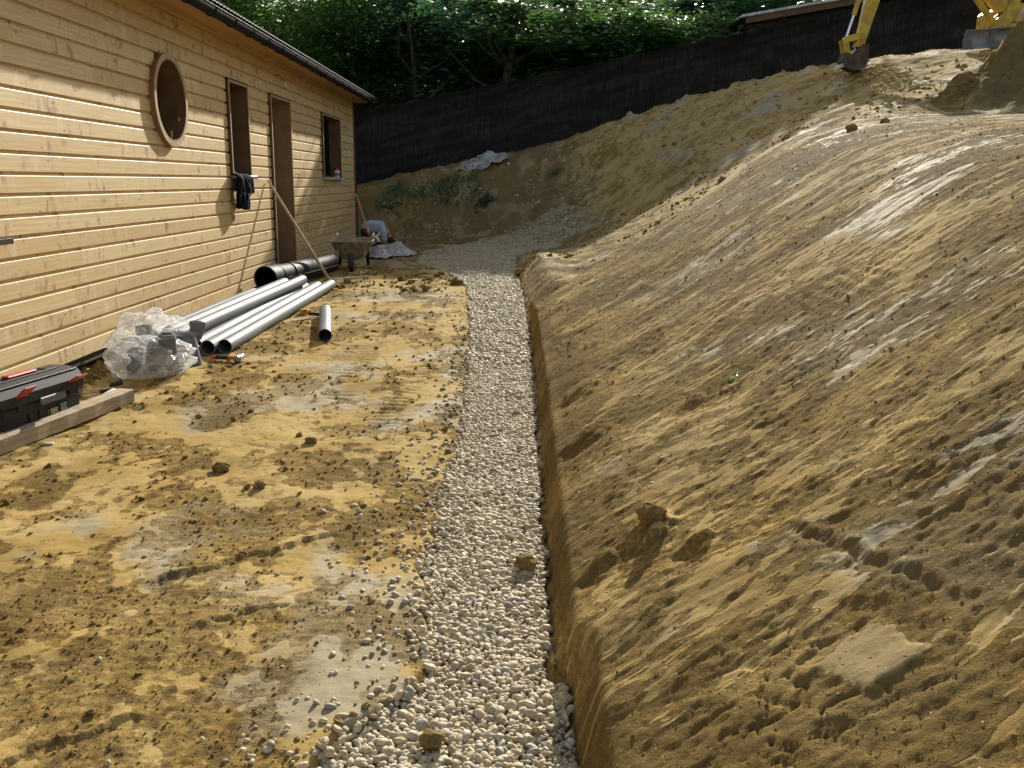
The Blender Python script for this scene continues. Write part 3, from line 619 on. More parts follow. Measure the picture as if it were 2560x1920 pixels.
# dark membrane behind, pierced by the openings
b = MB(); ysp = sorted({YS-.2, YE-.07, CY-CR-.02, CY+CR+.02, *[v for o_ in openings for v in (o_[0]-.015, o_[1]+.015)]}); zsp = sorted({.14, 2.96, CZ-CR-.02, CZ+CR+.02, *[v for o_ in openings for v in (o_[2]-.015, o_[3]+.015)]})
for ya, yb in zip(ysp[:-1], ysp[1:]):
    for za, zb in zip(zsp[:-1], zsp[1:]):
        ym, zm = (ya+yb)/2, (za+zb)/2
        if any(c[0]-.015 < ym < c[1]+.015 and c[2]-.015 < zm < c[3]+.015 for c in openings): continue
        if abs(ym-CY) < CR+.02 and abs(zm-CZ) < CR+.02: continue
        b.box((WX-.035, ya, za), (WX-.024, yb, zb))
b.build('membrane', M_darktrim, house)
def rect_opening(name, a, c_, z0, z1, sill=None, door=False, dep=.24):
    t = .022; pr = .028
    fr = MB()
    fr.box((WX-dep, a, z0), (WX+pr, a+t, z1)); fr.box((WX-dep, c_-t, z0), (WX+pr, c_, z1)); fr.box((WX-dep, a+t, z1-t), (WX+pr, c_-t, z1))
    if not door: fr.box((WX-dep, a+t, z0), (WX+.004, c_-t, z0+t))
    f = fr.build('window_casing' if not door else 'door_casing', M_brown if not door else M_brownd, house)
    tr = MB(); tr.box((WX+pr, a-.002, z0), (WX+pr+.006, a+t+.004, z1+.002)); tr.box((WX+pr, c_-t-.004, z0), (WX+pr+.006, c_+.002, z1+.002)); tr.box((WX+pr, a+t+.004, z1-t-.004), (WX+pr+.006, c_-t-.004, z1+.002))
    tr.build('edge_trim', M_trim, f)
    cp = MB(); cp.box((WX-.01, a-.012, z1+.003), (WX+pr+.014, c_+.012, z1+.012)); cp.build('drip_cap', M_anth, f)
    dk = MB(); dk.box((WX-.018, a-.012, z0), (WX+.012, a-.0005, z1)); dk.build('side_seal', M_darktrim, f); dk = MB(); dk.box((WX-.018, c_+.0005, z0), (WX+.002, c_+.012, z1)); dk.build('side_seal', M_darktrim, f)
    if door:
        d = MB(); d.box((WX-dep, a+t, z0), (WX-dep+.05, c_-t, z1-t)); dd = d.build('door', M_white, house)
        d = MB(); d.box((WX-dep+.052, a+t, z0), (WX-dep+.075, a+t+.06, z1-t)); d.box((WX-dep+.052, c_-t-.06, z0), (WX-dep+.075, c_-t, z1-t)); d.box((WX-dep+.052, a+t+.06, z1-t-.06), (WX-dep+.075, c_-t-.06, z1-t)); d.build('door_frame', M_alu, dd)
    else:
        d = MB(); e = .055; x0, x1 = WX-dep+.0, WX-dep+.06
        d.box((x0,a+t,z0+t),(x1,a+t+e,z1-t)); d.box((x0,c_-t-e,z0+t),(x1,c_-t,z1-t)); d.box((x0,a+t+e,z1-t-e),(x1,c_-t-e,z1-t)); d.box((x0,a+t+e,z0+t),(x1,c_-t-e,z0+t+e))
        wf = d.build('window', M_anth, house); d = MB(); d.box((x0+.02,a+t+e,z0+t+e),(x0+.028,c_-t-e,z1-t-e)); d.build('pane', M_glass, wf)
    bk = MB(); bk.box((WX-dep-.5, a-.05, z0-.05), (WX-dep-.48, c_+.05, z1+.05)); bk.build('interior_panel', M_darktrim, house)
    if sill is not None:
        s_ = MB(); s_.box((WX-.02, a-.02, z0-.032), (WX+.075, c_+.085, z0+.004), bev=.004); s_.build('window_sill', sill, house)
M_brownd = noisy('brown_door_reveal_board', (.17,.105,.048), (.22,.14,.065), 4, .7, .15)
rect_opening('w', *openings[0], sill=M_anth); rect_opening('w', *openings[1], sill=M_anthl if 'M_anthl' in globals() else noisy('grey_sill', (.10,.11,.12), (.14,.15,.16), 20, .45, .05))
rect_opening('d', *openings[2], door=True, dep=.30)
rect_opening('w', *openings[3], sill=M_alu)
# round window: ring standing off the boards, tube lining, pane deep inside
def disc_ring(mb_, r0, r1, x0, x1, n=72):
    vs = []; fs = []
    for r, x_ in ((r1,x0),(r1,x1),(r0,x1),(r0,x0)):
        for k_ in range(n): an = 2*math.pi*k_/n; vs.append((x_, CY+r*math.cos(an), CZ+r*math.sin(an)))
    for i in range(4):
        j = (i+1)%4
        for k_ in range(n): fs.append((i*n+k_, i*n+(k_+1)%n, j*n+(k_+1)%n, j*n+k_))
    return mb_.add(vs, fs)
rw = disc_ring(MB(), CR-.032, CR+.012, WX-.02, WX+.042).build('round_window', noisy('brown_ring', (.22,.115,.055), (.28,.15,.07), 8, .6, .1), house, smooth=True)
disc_ring(MB(), CR-.036, CR+.014, WX+.042, WX+.050).build('ring_face', M_trim, rw, smooth=True)
disc_ring(MB(), CR-.045, CR-.0365, WX-.26, WX+.046).build('lining', M_brown, rw, smooth=True)
disc_ring(MB(), CR-.10, CR-.046, WX-.26, WX-.20).build('frame', M_anth, rw, smooth=True)
b = MB(); b.ring([(WX-.235,CY,CZ),(WX-.228,CY,CZ)], CR-.09, 48); b.build('pane', M_glass, rw)
b = MB(); b.ring([(WX-.6,CY,CZ),(WX-.58,CY,CZ)], CR+.1, 24); b.build('backing', M_darktrim, rw)
# corner trim and downpipe
b = MB(); b.box((WX-.04, YE-.028, WZ-.01), (WX+.012, YE+.012, 2.975)); b.build('corner_trim', M_darktrim, house)
b = MB(); b.box((WX+.0125, YE-.004, WZ), (WX+.017, YE+.010, 2.97)); b.build('corner_bead', M_trim, house)
b = MB(); b.ring([(WX-.03,YE+.10,.1),(WX-.03,YE+.10,2.70),(WX+.05,YE+.12,2.80),(-2.86,YE+.14,2.90)], .052, 16); dp = b.build('downpipe', M_anth, house, smooth=True)
for z_ in (.75,1.6,2.4): b = MB(); b.ring([(WX-.03,YE+.10,z_),(WX-.03,YE+.10,z_+.03)], .06, 16); b.box((WX-.045,YE+.01,z_),(WX-.015,YE+.06,z_+.03)); b.build('pipe_bracket', M_anth, dp)
# soffit, fascia, roof, gutter
YR = 18.98
b = MB(); b.box((-2.885, YS-.6, 2.962), (WX-.05, YR-.03, 2.980)); b.build('soffit', M_soffit, house)
b = MB(); b.box((-2.885, YS-.6, 2.950), (-2.862, YR-.02, 3.00)); b.box((-10, YR-.05, 2.965), (-2.885, YR-.03, 3.03)); b.build('fascia', M_soffit, house)
# half round gutter
n = 10; vs = []; fs = []
for y_ in (YS-.6, YR-.06):
    for k_ in range(n+1): an = math.pi+math.pi*k_/n; vs.append((-2.80+.062*math.cos(an), y_, 2.985+.075*math.sin(an)))
    for k_ in range(n+1): an = 2*math.pi-math.pi*k_/n; vs.append((-2.80+.056*math.cos(an), y_, 2.985+.069*math.sin(an)))
L = 2*(n+1); fs = [(i, (i+1)%L, L+(i+1)%L, L+i) for i in range(L)]+[tuple(range(L-1,-1,-1)), tuple(range(L,2*L))]
b = MB().add(vs, fs); b.ring([(-2.737,YS-.6,2.987),(-2.737,YR-.06,2.987)], .005, 8); 
gut = b.build('gutter', M_anth, house, smooth=True)
y_ = 2.0
while y_ < YR: b = MB(); b.ring([(-2.80+.064*math.cos(an), y_, 2.985+.079*math.sin(an)) for an in [math.pi+math.pi*i/8 for i in range(9)]], .006, 6); y_ += .62; b.build('gutter_bracket', M_anth, gut)
# roof slab and tiles along the eave (each course one corrugated strip)
b = MB(); sl_ = math.tan(R(17)); b.add([(-2.81,YS-.8,3.002),(-2.81,YR,3.002),(-10.2,YR,3.002+7.39*sl_),(-10.2,YS-.8,3.002+7.39*sl_),(-2.81,YS-.8,3.018),(-2.81,YR,3.018),(-10.2,YR,3.018+7.39*sl_),(-10.2,YS-.8,3.018+7.39*sl_)],[(0,3,2,1),(4,5,6,7),(0,1,5,4),(1,2,6,5),(2,3,7,6),(3,0,4,7)])
rf = b.build('roof', M_anth, house)
tv = []; tf = []; NP = 8; wv = .105; nt_ = int((YR-(YS-.8))/wv)
for c in range(20):
    xa = -2.765-c*.355; xb = xa-.385; za = 3.030+(-2.765-xa)*sl_+.012; zb = za+.385*sl_-.014
    k0 = len(tv)
    for i in range(nt_*NP+1):
        y_ = YS-.8+i*wv/NP; h_ = .013*abs(math.sin(math.pi*(i%NP)/NP))**.7
        tv += [(xa,y_,za+h_-.012),(xa,y_,za+h_),(xb,y_,zb+h_)]
    for i in range(nt_*NP): a = k0+i*3; tf += [(a,a+3,a+4,a+1),(a+1,a+4,a+5,a+2)]
np_mesh('roof_tiles', np.array(tv), np.array(tf), M_tile, rf, smooth=False)
# cable tails left hanging from the boards
def cable(name, y0, z0, pts, lab=None, bulb=None):
    b = MB(); b.ring([(WX-.01,y0,z0)]+[(WX+a, y0+c, z0+d) for a,c,d in pts], .005, 7); o_ = b.build(name, M_black, house, smooth=True)
    if bulb:
        q = pts[-1]; b = MB(); b.ring([(WX+q[0],y0+q[1],z0+q[2]),(WX+q[0]+.02,y0+q[1]+.03,z0+q[2]-.035),(WX+q[0]+.03,y0+q[1]+.05,z0+q[2]-.06)], [.010,.018,.012], 10); b.build('connector', M_white, o_, smooth=True)
cable('cable_tail', 12.70, 2.80, [(.02,-.03,.02),(.05,-.05,-.01),(.06,0,-.05),(.05,.08,-.04),(.05,.12,-.07)], bulb=True)
cable('cable_tail', 13.5, 1.52, [(.02,.02,.01),(.05,.03,.0),(.04,.0,-.05),(.03,.02,-.07)])
cable('cable_tail', 17.3, .36, [(.03,.03,.03),(.05,.1,-.02),(.04,.08,-.1)]); cable('cable_tail', 17.05, .34, [(.03,.02,.02),(.05,.03,-.04),(.04,.02,-.09)])

# ------------------------------------------------------------------ brushwood fence
def fence_z(x): return float(np.interp(x, [-14,-3.8,-1.33,5.27,10.1,16], [1.6,3.19,3.69,5.11,6.13,7.3]))
def fence_y(x): return float(np.interp(x, [-14,-3.8,5.3,10.1,16], [24.0,24.0,24.5,25,25.6]))
def brush_material():
    m = mat('dark_brushwood'); q = N(m); P = q.pos(); a = q.noise(1, q.mp(P,(30,30,1.2)), 4, .7); c_ = q.noise(1, q.mp(P,(90,90,3)), 3, .7); sx_ = q.n('SeparateXYZ', {0: P}); vz = q.m('SUBTRACT', sx_.outputs[2], q.m('MULTIPLY', sx_.outputs[0], .29)); l = q.noise(1, q.n('CombineXYZ', {0: q.m('MULTIPLY', sx_.outputs[0], .8), 2: q.m('MULTIPLY', vz, 4.2)}).outputs[0], 3)
    c = q.mix(q.ramp(a,.3,.7), (.024,.021,.021), (.068,.058,.055)); c = q.mix(q.m('MULTIPLY', q.ramp(c_,.5,.8), .5), c, (.075,.065,.06)); c = q.mix(q.m('MULTIPLY', q.ramp(l,.38,.60), .62), c, (.016,.014,.015))
    q.set(q.b.inputs['Base Color'], c); q.b.inputs['Roughness'].default_value = .95; q.b.inputs['Specular IOR Level'].default_value = .1
    q.set(q.b.inputs['Normal'], q.bump(q.m('ADD',a,c_), .9, .02)); return m
BR = brush_material()
fence = empty('brushwood_fence', (1, 24.2, 2.5)); tag(fence, 'tall dark brown brushwood screen fence climbing the hill behind the bank', 'fence')
xf = np.arange(-12, 16, .06); vs = []; fc = []; HH = 2.25
for i, x_ in enumerate(xf):
    zt_ = fence_z(x_)+.012*math.sin(x_*9)+random.uniform(-.012,.012); yy = fence_y(x_)
    for j in range(9):
        t = j/8; bow = .02*math.sin(t*math.pi*6)+.015*random.uniform(-1,1)
        vs.append((x_, yy-bow, zt_-HH*(1-t)))
    for j in range(9): t = 1-j/8; vs.append((x_, yy+.05, zt_-HH*(1-t)))
for i in range(len(xf)-1):
    for j in range(18): a = i*18+j; b_ = i*18+(j+1)%18; fc.append((a, a+18, b_+18, b_))
np_mesh('screen', np.array(vs), np.array(fc), BR, fence, smooth=False)
tv = []; tf = []
for i in range(5200):     # loose twig ends bristling from the mats
    x_ = random.uniform(-5, 15); zt_ = fence_z(x_); yy = fence_y(x_)-.03; h_ = random.uniform(.15,.5); zb_ = zt_-random.choice([0,.02,random.uniform(0,1.9)])-h_+random.uniform(0,.035); lx = random.uniform(-.03,.03); w_ = .004
    k0 = len(tv); tv += [(x_-w_,yy,zb_),(x_+w_,yy,zb_),(x_+lx+w_*.5,yy-random.uniform(.0,.03),zb_+h_),(x_+lx-w_*.5,yy-.01,zb_+h_)]; tf.append((k0,k0+1,k0+2,k0+3))
np_mesh('twigs', np.array(tv), np.array(tf), BR, fence, smooth=False)
for x_ in np.arange(-4.5, 15, 1.9):
    b = MB(); b.ring([(x_, fence_y(x_)+.09, fence_z(x_)-2.3),(x_, fence_y(x_)+.09, fence_z(x_)-.05)], .035, 8); b.build('post', M_bark, fence)
b = MB()
for k_ in range(6):
    pts = [(x_, fence_y(x_)-.035, fence_z(x_)-.15-k_*.36) for x_ in np.arange(-5,16,.5)]; b.ring(pts, .003, 4)
b.build('binding_wire', M_bark, fence)

# ------------------------------------------------------------------ shed behind the fence
shed = empty('shed', (9, 27.5, 4)); tag(shed, 'dark brown shed with a pale sheet metal roof edge showing above the fence', 'shed')
M_shed = noisy('dark_brown_boards', (.025,.018,.014), (.045,.032,.024), 3, .85, .4, .01, stretch=(9,9,.6))
rz = lambda x_: 5.86+(x_-6.07)*.176
b = MB(); W = 15
b.add([(6.35,26.25,3.5),(W,26.25,3.5),(W,26.25,rz(W)-.09),(6.35,26.25,rz(6.35)-.09),(6.35,29.3,3.5),(W,29.3,3.5),(W,29.3,rz(W)-.09),(6.35,29.3,rz(6.35)-.09)],[(0,1,2,3),(5,4,7,6),(4,0,3,7),(1,5,6,2),(3,2,6,7)]); b.build('wall', M_shed, shed)
vs = []; fs = []; yy = np.arange(25.95, 29.6, .05)
for i, y_ in enumerate(yy):
    h_ = .022*math.sin(y_*2*math.pi/.2)
    for x_ in (6.05, W+.3):
        vs += [(x_, y_, rz(x_)+h_-.18*(y_-26)/3.5*0), (x_, y_, rz(x_)+h_-.012)]
for i in range(len(yy)-1):
    a = i*4; fs += [(a,a+2,a+6,a+4),(a+1,a+5,a+7,a+3),(a,a+4,a+5,a+1),(a+2,a+3,a+7,a+6)]
M_sheet = noisy('pale_roof_sheet', (.55,.56,.58), (.38,.38,.38), 5, .45, .1, metal=.2)
b = MB().add(vs, fs); b.add([vs[0],vs[1],vs[3],vs[2]],[(0,1,2,3)]); rs = b.build('roof', M_sheet, shed)
b = MB(); b.add([(6.07,25.90,rz(6.07)-.03),(W,25.90,rz(W)-.03),(W,25.90,rz(W)+.035),(6.07,25.90,rz(6.07)+.035),(6.07,25.945,rz(6.07)-.03),(W,25.945,rz(W)-.03),(W,25.945,rz(W)+.035),(6.07,25.945,rz(6.07)+.035)],[(0,1,2,3),(5,4,7,6),(0,3,7,4),(1,5,6,2),(3,2,6,7),(0,4,5,1)]); b.build('verge_flashing', M_sheet, rs)
b = MB(); b.add([(6.2,25.96,rz(6.2)-.20),(W,25.96,rz(W)-.20),(W,25.96,rz(W)-.035),(6.2,25.96,rz(6.2)-.035),(6.2,25.99,rz(6.2)-.20),(W,25.99,rz(W)-.20),(W,25.99,rz(W)-.035),(6.2,25.99,rz(6.2)-.035)],[(0,1,2,3),(5,4,7,6),(0,3,7,4),(1,5,6,2),(3,2,6,7),(0,4,5,1)]); b.build('bargeboard', noisy('brown_bargeboard', (.12,.065,.03), (.17,.10,.05), 4, .8, .2), shed)

# ------------------------------------------------------------------ trees beyond the fence
def leaf_material(name, c1, c2, tr):
    m = bpy.data.materials.new(name); m.use_nodes = True; q = N(m); t = q.n('Attribute', attribute_name='tint').outputs['Fac']
    c = q.mix(t, c1, c2); q.set(q.b.inputs['Base Color'], c); q.b.inputs['Roughness'].default_value = .26; q.b.inputs['Specular IOR Level'].default_value = .7
    tl = q.n('BsdfTranslucent', {'Color': q.mix(t, tuple(v*3 for v in c1), tr)}); ms = q.n('MixShader', {0: .42, 1: q.b.outputs[0], 2: tl.outputs[0]})
    q.t.links.new(ms.outputs[0], q.t.nodes['Material Output'].inputs['Surface']); return m
LF = [leaf_material('broad_leaves', (.018,.040,.015), (.050,.095,.032), (.16,.34,.06)), leaf_material('bright_leaves', (.040,.082,.022), (.095,.17,.05), (.26,.48,.08)), leaf_material('bluish_leaves', (.018,.045,.026), (.045,.09,.055), (.08,.22,.08))]
LV = np.array([[0,0,0],[.28,.20,.04],[.62,.24,.03],[1,0,-.06],[.62,-.24,.03],[.28,-.20,.04],[.5,0,-.03]]); LFc = np.array([[0,1,6],[1,2,6],[2,3,6],[3,4,6],[4,5,6],[5,0,6]])
LV2 = np.array([[0,0,0],[.45,.30,.06],[1,0,-.05],[.45,-.30,.06]]); LFc2 = np.array([[0,1,2],[0,2,3]])
def crown_mesh(seed, rx, ry, rz_, ncl, nl, ls, m, T=(LV,LFc)):
    rg = np.random.default_rng(seed); cl = rg.normal(size=(ncl*3,3)); cl /= np.linalg.norm(cl,axis=1)[:,None]; cl = cl*(rg.uniform(0,1,(len(cl),1))**.45)
    cl = cl[:ncl]*np.array([rx,ry,rz_]); cl += .25*rg.normal(size=cl.shape)
    ci = rg.integers(0, ncl, nl); rad = rg.uniform(.16,.42,ncl)*min(1.2, rx/1.6); P = cl[ci]+rg.normal(size=(nl,3))*rad[ci][:,None]*np.array([1,1,.55])
    n = nl; az = rg.uniform(0,2*np.pi,n); d = np.stack([np.cos(az),np.sin(az),rg.uniform(-.5,.15,n)],-1); d /= np.linalg.norm(d,axis=1)[:,None]
    up = np.stack([rg.normal(0,.42,n),rg.normal(0,.42,n),np.ones(n)],-1); s_ = np.cross(up,d); s_ /= np.linalg.norm(s_,axis=1)[:,None]; u = np.cross(d,s_)
    Rm = np.stack([d,s_,u],-1); S = (ls*rg.lognormal(0,.25,n))[:,None]*np.ones((1,3)); v, f, k_ = scatter(T, P, S, Rm)
    t = np.clip(rg.uniform(0,1,ncl)[ci]*.7+rg.uniform(0,.45,n), 0, 1)
    return v, f, np.repeat(t, k_)
crowns = []
for i, (sd, a, b_, c_, nc, nl, ls, mi) in enumerate([(1,2.3,1.7,2.0,80,6000,.25,0),(2,2.0,1.5,1.9,75,14000,.12,1),(3,2.5,1.7,1.8,75,7000,.23,2),(4,2.1,1.6,2.2,75,7000,.21,0)]):
    v, f, t = crown_mesh(sd, a, b_, c_, nc, nl, ls, LF[mi], (LV,LFc) if ls > .12 else (LV2,LFc2)); o_ = np_mesh('crown', v, f, LF[mi], None, smooth=False, attr=[('tint','FLOAT',t)]); crowns.append(o_.data); bpy.data.objects.remove(o_)
def tree(x_, y_, cz, kind, label, sc_=1., lean=0., trunk=.11, limbs=5, seed=0, zs=1., back=0.):
    gz = float(base(np.array([x_]),np.array([y_]))[0]); r_ = random.Random(seed+int(x_*10)); e = empty('tree', (x_,y_,gz)); tag(e, label, 'tree', 'trees crowding the slope beyond the fence')
    o_ = bpy.data.objects.new('crown', crowns[kind]); col.objects.link(o_); o_.parent = e; o_.matrix_parent_inverse = Matrix.Translation((x_,y_,gz)).inverted(); o_.location = (x_+lean, y_+back, cz); o_.rotation_euler = (0,0,r_.uniform(0,6.28)); o_.scale = (sc_,sc_,sc_*zs)
    b = MB(); top = Vector((x_+lean, y_, cz+.8*sc_)); p0 = Vector((x_,y_,gz-.2)); pts = [p0.lerp(top, t)+Vector((.12*math.sin(t*5+seed),.05,0))*(t>0) for t in (0,.2,.4,.6,.8,1)]
    b.ring(pts, [trunk*1.25,trunk,trunk*.85,trunk*.65,trunk*.4,trunk*.15], 10)
    for i in range(limbs):
        t = r_.uniform(.25,.8); s_ = pts[int(t*5)]; an = r_.uniform(0,6.28); L_ = r_.uniform(1.,2.)*sc_; e1 = s_+Vector((math.cos(an)*L_*.5, math.sin(an)*L_*.4, L_*.28)); e2 = s_+Vector((math.cos(an+.3)*L_, math.sin(an+.3)*L_*.8, L_*.8)); b.ring([s_,e1,e2],[trunk*.42,trunk*.25,trunk*.08],7)
    b.build('trunk', M_bark, e, smooth=True)
tree(-.32, 25.4, 5.30, 0, 'broad-leaved tree with the thickest dark trunk visible, right of centre above the fence', 1.0, .30, .17, 8, 3,0.62, 1.5)
tree(-2.75, 25.5, 5.1, 2, 'tree with drooping bluish leaves hanging over the fence left of the thick trunk', .95, -.1, .11, 7, 5, 1., 1.4)
tree(-5.2, 27.0, 5.6, 1, 'bright green tree rising directly behind the house roof end', 1.1, .1, .09, 5, 7)
tree(-7.9, 26.0, 5.6, 1, 'bright green tree behind the middle of the house roof', 1.15, 0, .09, 5, 8)
tree(2.1, 27.6, 5.1, 3, 'tree over the middle of the fence, right of the thick trunk', 1.0, .2, .10, 6, 9, .6)
tree(4.6, 28.2, 5.3, 1, 'light green small-leaved tree left of the shed roof', 1.0, -.1, .08, 5, 10, .6)
tree(6.6, 31.0, 6.3, 2, 'hazy bluish tree standing behind the left end of the shed', 1.1, 0, .10, 5, 11, .6)
tree(-1.6, 30.5, 5.70, 3, 'dark tree in the second row behind the thick trunk', 1.15, 0, .12, 5, 12,0.55)
tree(-5.0, 31.0, 5.70, 0, 'dark tree in the second row behind the bright green one', 1.2, 0, .12, 5, 13,0.65)
tree(1.8, 31.5, 5.80, 0, 'dark tree in the second row over the middle of the fence', 1.2, 0, .12, 5, 14,0.55)
tree(4.6, 33.0, 6.40, 3, 'dark tree in the second row left of the shed', 1.2, 0, .12, 5, 15,0.50)
tree(-8.6, 31.0, 5.60, 0, 'dark tree in the second row above the house roof', 1.2, 0, .12, 5, 16,0.70)
tree(9.0, 34.5, 8.4, 0, 'dark tree behind the shed roof', 1.3, 0, .12, 5, 17)
tree(-3.2, 37, 6.60, 3, 'rearmost tree left of the thick trunk', 1.4, 0, .12, 4, 18,0.55); tree(.6, 37.5, 6.60, 0, 'rearmost tree right of the thick trunk', 1.4, 0, .12, 4, 19,0.60)
tree(4.2, 39, 7.20, 0, 'rearmost tree left of the shed', 1.45, 0, .12, 4, 20,0.55); tree(-7, 37, 6.60, 0, 'rearmost tree above the house roof', 1.4, 0, .12, 4, 21,0.60); tree(8, 40, 7.40, 3, 'rearmost tree behind the shed', 1.45, 0, .12, 4, 22,0.50)
v, f, t = crown_mesh(9, 9., 1.2, 1.3, 260, 26000, .17, LF[0]); v = v+np.array([-.5,26.4,3.6])+np.c_[np.zeros(len(v)),np.zeros(len(v)),.17*v[:,0]]
tag(np_mesh('undergrowth', v, f, LF[0], smooth=False, attr=[('tint','FLOAT',t)]), 'dark leafy undergrowth close behind the brushwood fence', 'undergrowth', kind='stuff')
v, f, t = crown_mesh(10, 14., 1.2, 4.5, 300, 26000, .30, LF[0]); v = v*np.array([1,1,.62])+np.array([1,44,8.2])+np.c_[np.zeros(len(v)),np.zeros(len(v)),.1*v[:,0]]
tag(np_mesh('far_wood', v, f, LF[0], smooth=False, attr=[('tint','FLOAT',t)]), 'dark far wood closing the view between the trees', 'wood', kind='stuff')

# ------------------------------------------------------------------ excavator at the top of the bank
EY = 18.0
ex = empty('mini_excavator', (9.6, 19, 4.0)); tag(ex, 'yellow mini excavator with a grey dozer blade digging at the top of the bank', 'excavator')
def plate(b, poly, y0, y1): return b.prism(poly, lambda u,w_: (u,y0,w_), lambda u,w_: (u,y1,w_))
b = MB(); plate(b, [(6.36,3.98),(6.52,3.97),(6.60,4.30),(6.74,4.80),(6.98,5.70),(7.02,6.15),(6.80,6.20),(6.66,5.70),(6.49,4.80),(6.41,4.25)], EY-.08, EY+.08)
st = b.build('stick', M_yellow, ex)
b = MB(); plate(b, [(9.22,4.68),(9.16,4.55),(9.02,4.60),(8.45,5.12),(7.85,5.72),(7.2,6.25),(6.82,6.22),(6.80,6.05),(7.1,5.98),(7.6,5.55),(8.2,4.98),(8.72,4.95)][:0] or [(9.20,4.60),(9.26,4.78),(9.0,5.05),(8.5,5.55),(7.95,6.15),(7.3,6.48),(6.85,6.28),(6.88,6.05),(7.3,6.15),(7.75,5.85),(8.3,5.28),(8.75,4.84),(8.98,4.62)], EY-.11, EY+.11); b.build('boom', M_yellow, ex)
for nm, p0, p1, p2, r in (('stick_cylinder',(6.20,4.15),(6.31,4.55),(6.62,5.75),.045),('boom_cylinder',(7.95,5.55),(8.2,5.28),(8.94,4.42),.06)):
    b = MB()
    if nm[0] == 's': a_, c_, d_ = p0, p1, p2
    else: a_, c_, d_ = p0, p1, p2
    b.ring([(c_[0],EY,c_[1]),(d_[0],EY,d_[1])], r, 14); cy_ = b.build(nm, M_yellow, ex, smooth=True)
    b = MB(); b.ring([(a_[0],EY,a_[1]),(c_[0],EY,c_[1])], r*.5, 12); b.build('piston_rod', noisy('chrome_rod', (.75,.75,.78), (.65,.65,.68), 20, .18, 0, metal=1.), cy_, smooth=True)
b = MB(); plate(b, [(6.13,4.05),(6.17,4.16),(6.46,4.25),(6.56,4.22),(6.54,4.13),(6.28,4.08)], EY-.10, EY+.10); b.build('bucket_link', M_yellow, ex)
b = MB(); plate(b, [(6.10,4.10),(6.20,4.12),(6.28,3.84),(6.18,3.80)], EY-.12, EY+.12); b.build('bucket_link', M_yellow, ex)
M_bucket = noisy('muddy_bucket', (.10,.075,.045), (.05,.04,.028), 8, .8, .4, .01)
b = MB(); plate(b, [(6.16,3.88),(6.28,3.84),(6.48,4.02),(6.58,4.02),(6.60,3.72),(6.55,3.60),(6.36,3.54),(6.16,3.62),(6.12,3.72)], EY-.16, EY+.16); bk_ = b.build('bucket', M_bucket, ex)
for i in range(4): b = MB(); plate(b, [(6.13,3.68),(6.16,3.61),(6.06,3.59)], EY-.15+i*.09, EY-.12+i*.09); b.build('tooth', M_steel, bk_)
b = MB(); plate(b, [(8.88,4.30),(9.02,4.30),(9.20,4.45),(9.32,4.85),(9.16,4.88),(9.06,4.62),(8.90,4.48)], EY-.16, EY-.12); plate(b, [(8.88,4.30),(9.02,4.30),(9.20,4.45),(9.32,4.85),(9.16,4.88),(9.06,4.62),(8.90,4.48)], EY+.12, EY+.16)
b.box((8.95,EY-.119,4.30),(9.3,EY+.119,4.42)); b.build('swing_post', M_yellow, ex)
b = MB(); n = 8; pr_ = [(math.sin(i/n*1.5-.75)**2*-.10, -.02+.36*i/n) for i in range(n+1)]
vs = []; 
for xx, dz, dy in ((8.30,-.06,0),(10.15,.12,.25)):
    for a_, z_ in pr_: vs.append((xx-.03*(1-z_/.35 if xx < 9 else 0), 17.72+dy+a_, 3.99+dz+z_*.94))
    for a_, z_ in pr_[::-1]: vs.append((xx-.03*(1-z_/.35 if xx < 9 else 0), 17.76+dy+a_, 3.99+dz+z_*.94))
L = len(pr_)*2; b.add(vs, [(i,(i+1)%L,L+(i+1)%L,L+i) for i in range(L)]+[tuple(range(L-1,-1,-1)),tuple(range(L,2*L))]); bl = b.build('dozer_blade', M_bladem, ex, smooth=True)
b = MB(); b.box((8.32,17.70,4.275),(10.14,17.73,4.30), Matrix.Translation((0,0,0))); 
b = MB(); b.add([(8.29,17.63,4.235),(10.15,17.88,4.415),(10.15,17.90,4.432),(8.29,17.65,4.252),(8.29,17.67,4.235),(10.15,17.92,4.415)],[(0,1,2,3),(3,2,5,4),(0,4,5,1),(0,3,4),(1,5,2)]); b.build('worn_edge', M_steel, bl)
for xx in (9.25, 10.0):
    b = MB(); b.prism([(17.85,4.15),(18.2,4.42),(18.9,4.45),(18.9,4.33),(18.3,4.28),(17.85,4.03)], lambda u,w_: (xx,u,w_), lambda u,w_: (xx+.12,u,w_)); b.build('blade_arm', M_yellow, ex)
for xx in (9.05, 10.1):
    b = MB(); pts = [(18.1,4.0),(18.02,4.15),(18.08,4.33),(18.3,4.40),(19.1,4.40),(19.3,4.3),(19.36,4.13),(19.25,3.98),(19.0,3.92),(18.35,3.92)]
    b.prism(pts, lambda u,w_: (xx,u,w_), lambda u,w_: (xx+.26,u,w_)); tr_ = b.build('track', M_black, ex)
    for yy_ in (18.25,18.55,18.85,19.14): b = MB(); b.ring([(xx-.01,yy_,4.13),(xx+.27,yy_,4.13)], .10, 12); b.build('roller', M_steel, tr_)
b = MB(); b.box((9.3,18.25,4.45),(11.0,19.5,4.85), bev=.06); b.build('body', M_yellow, ex)
b = MB(); b.box((9.62,18.3,4.86),(10.6,19.2,6.2), bev=.05); cb = b.build('cab', M_anth, ex)
M_teal = mat('teal_glass', (.02,.10,.09), .12); b = MB(); b.box((9.60,18.4,4.95),(9.618,19.1,6.05)); b.box((9.7,18.28,4.95),(10.5,18.298,6.05)); b.build('cab_glass', M_teal, cb)
b = MB(); b.ring([(9.42,18.1,4.45),(9.45,18.1,4.6),(9.52,18.08,4.74)], [.012,.035,.012], 8, flat=.5); b.build('lever', M_white, ex, smooth=True)

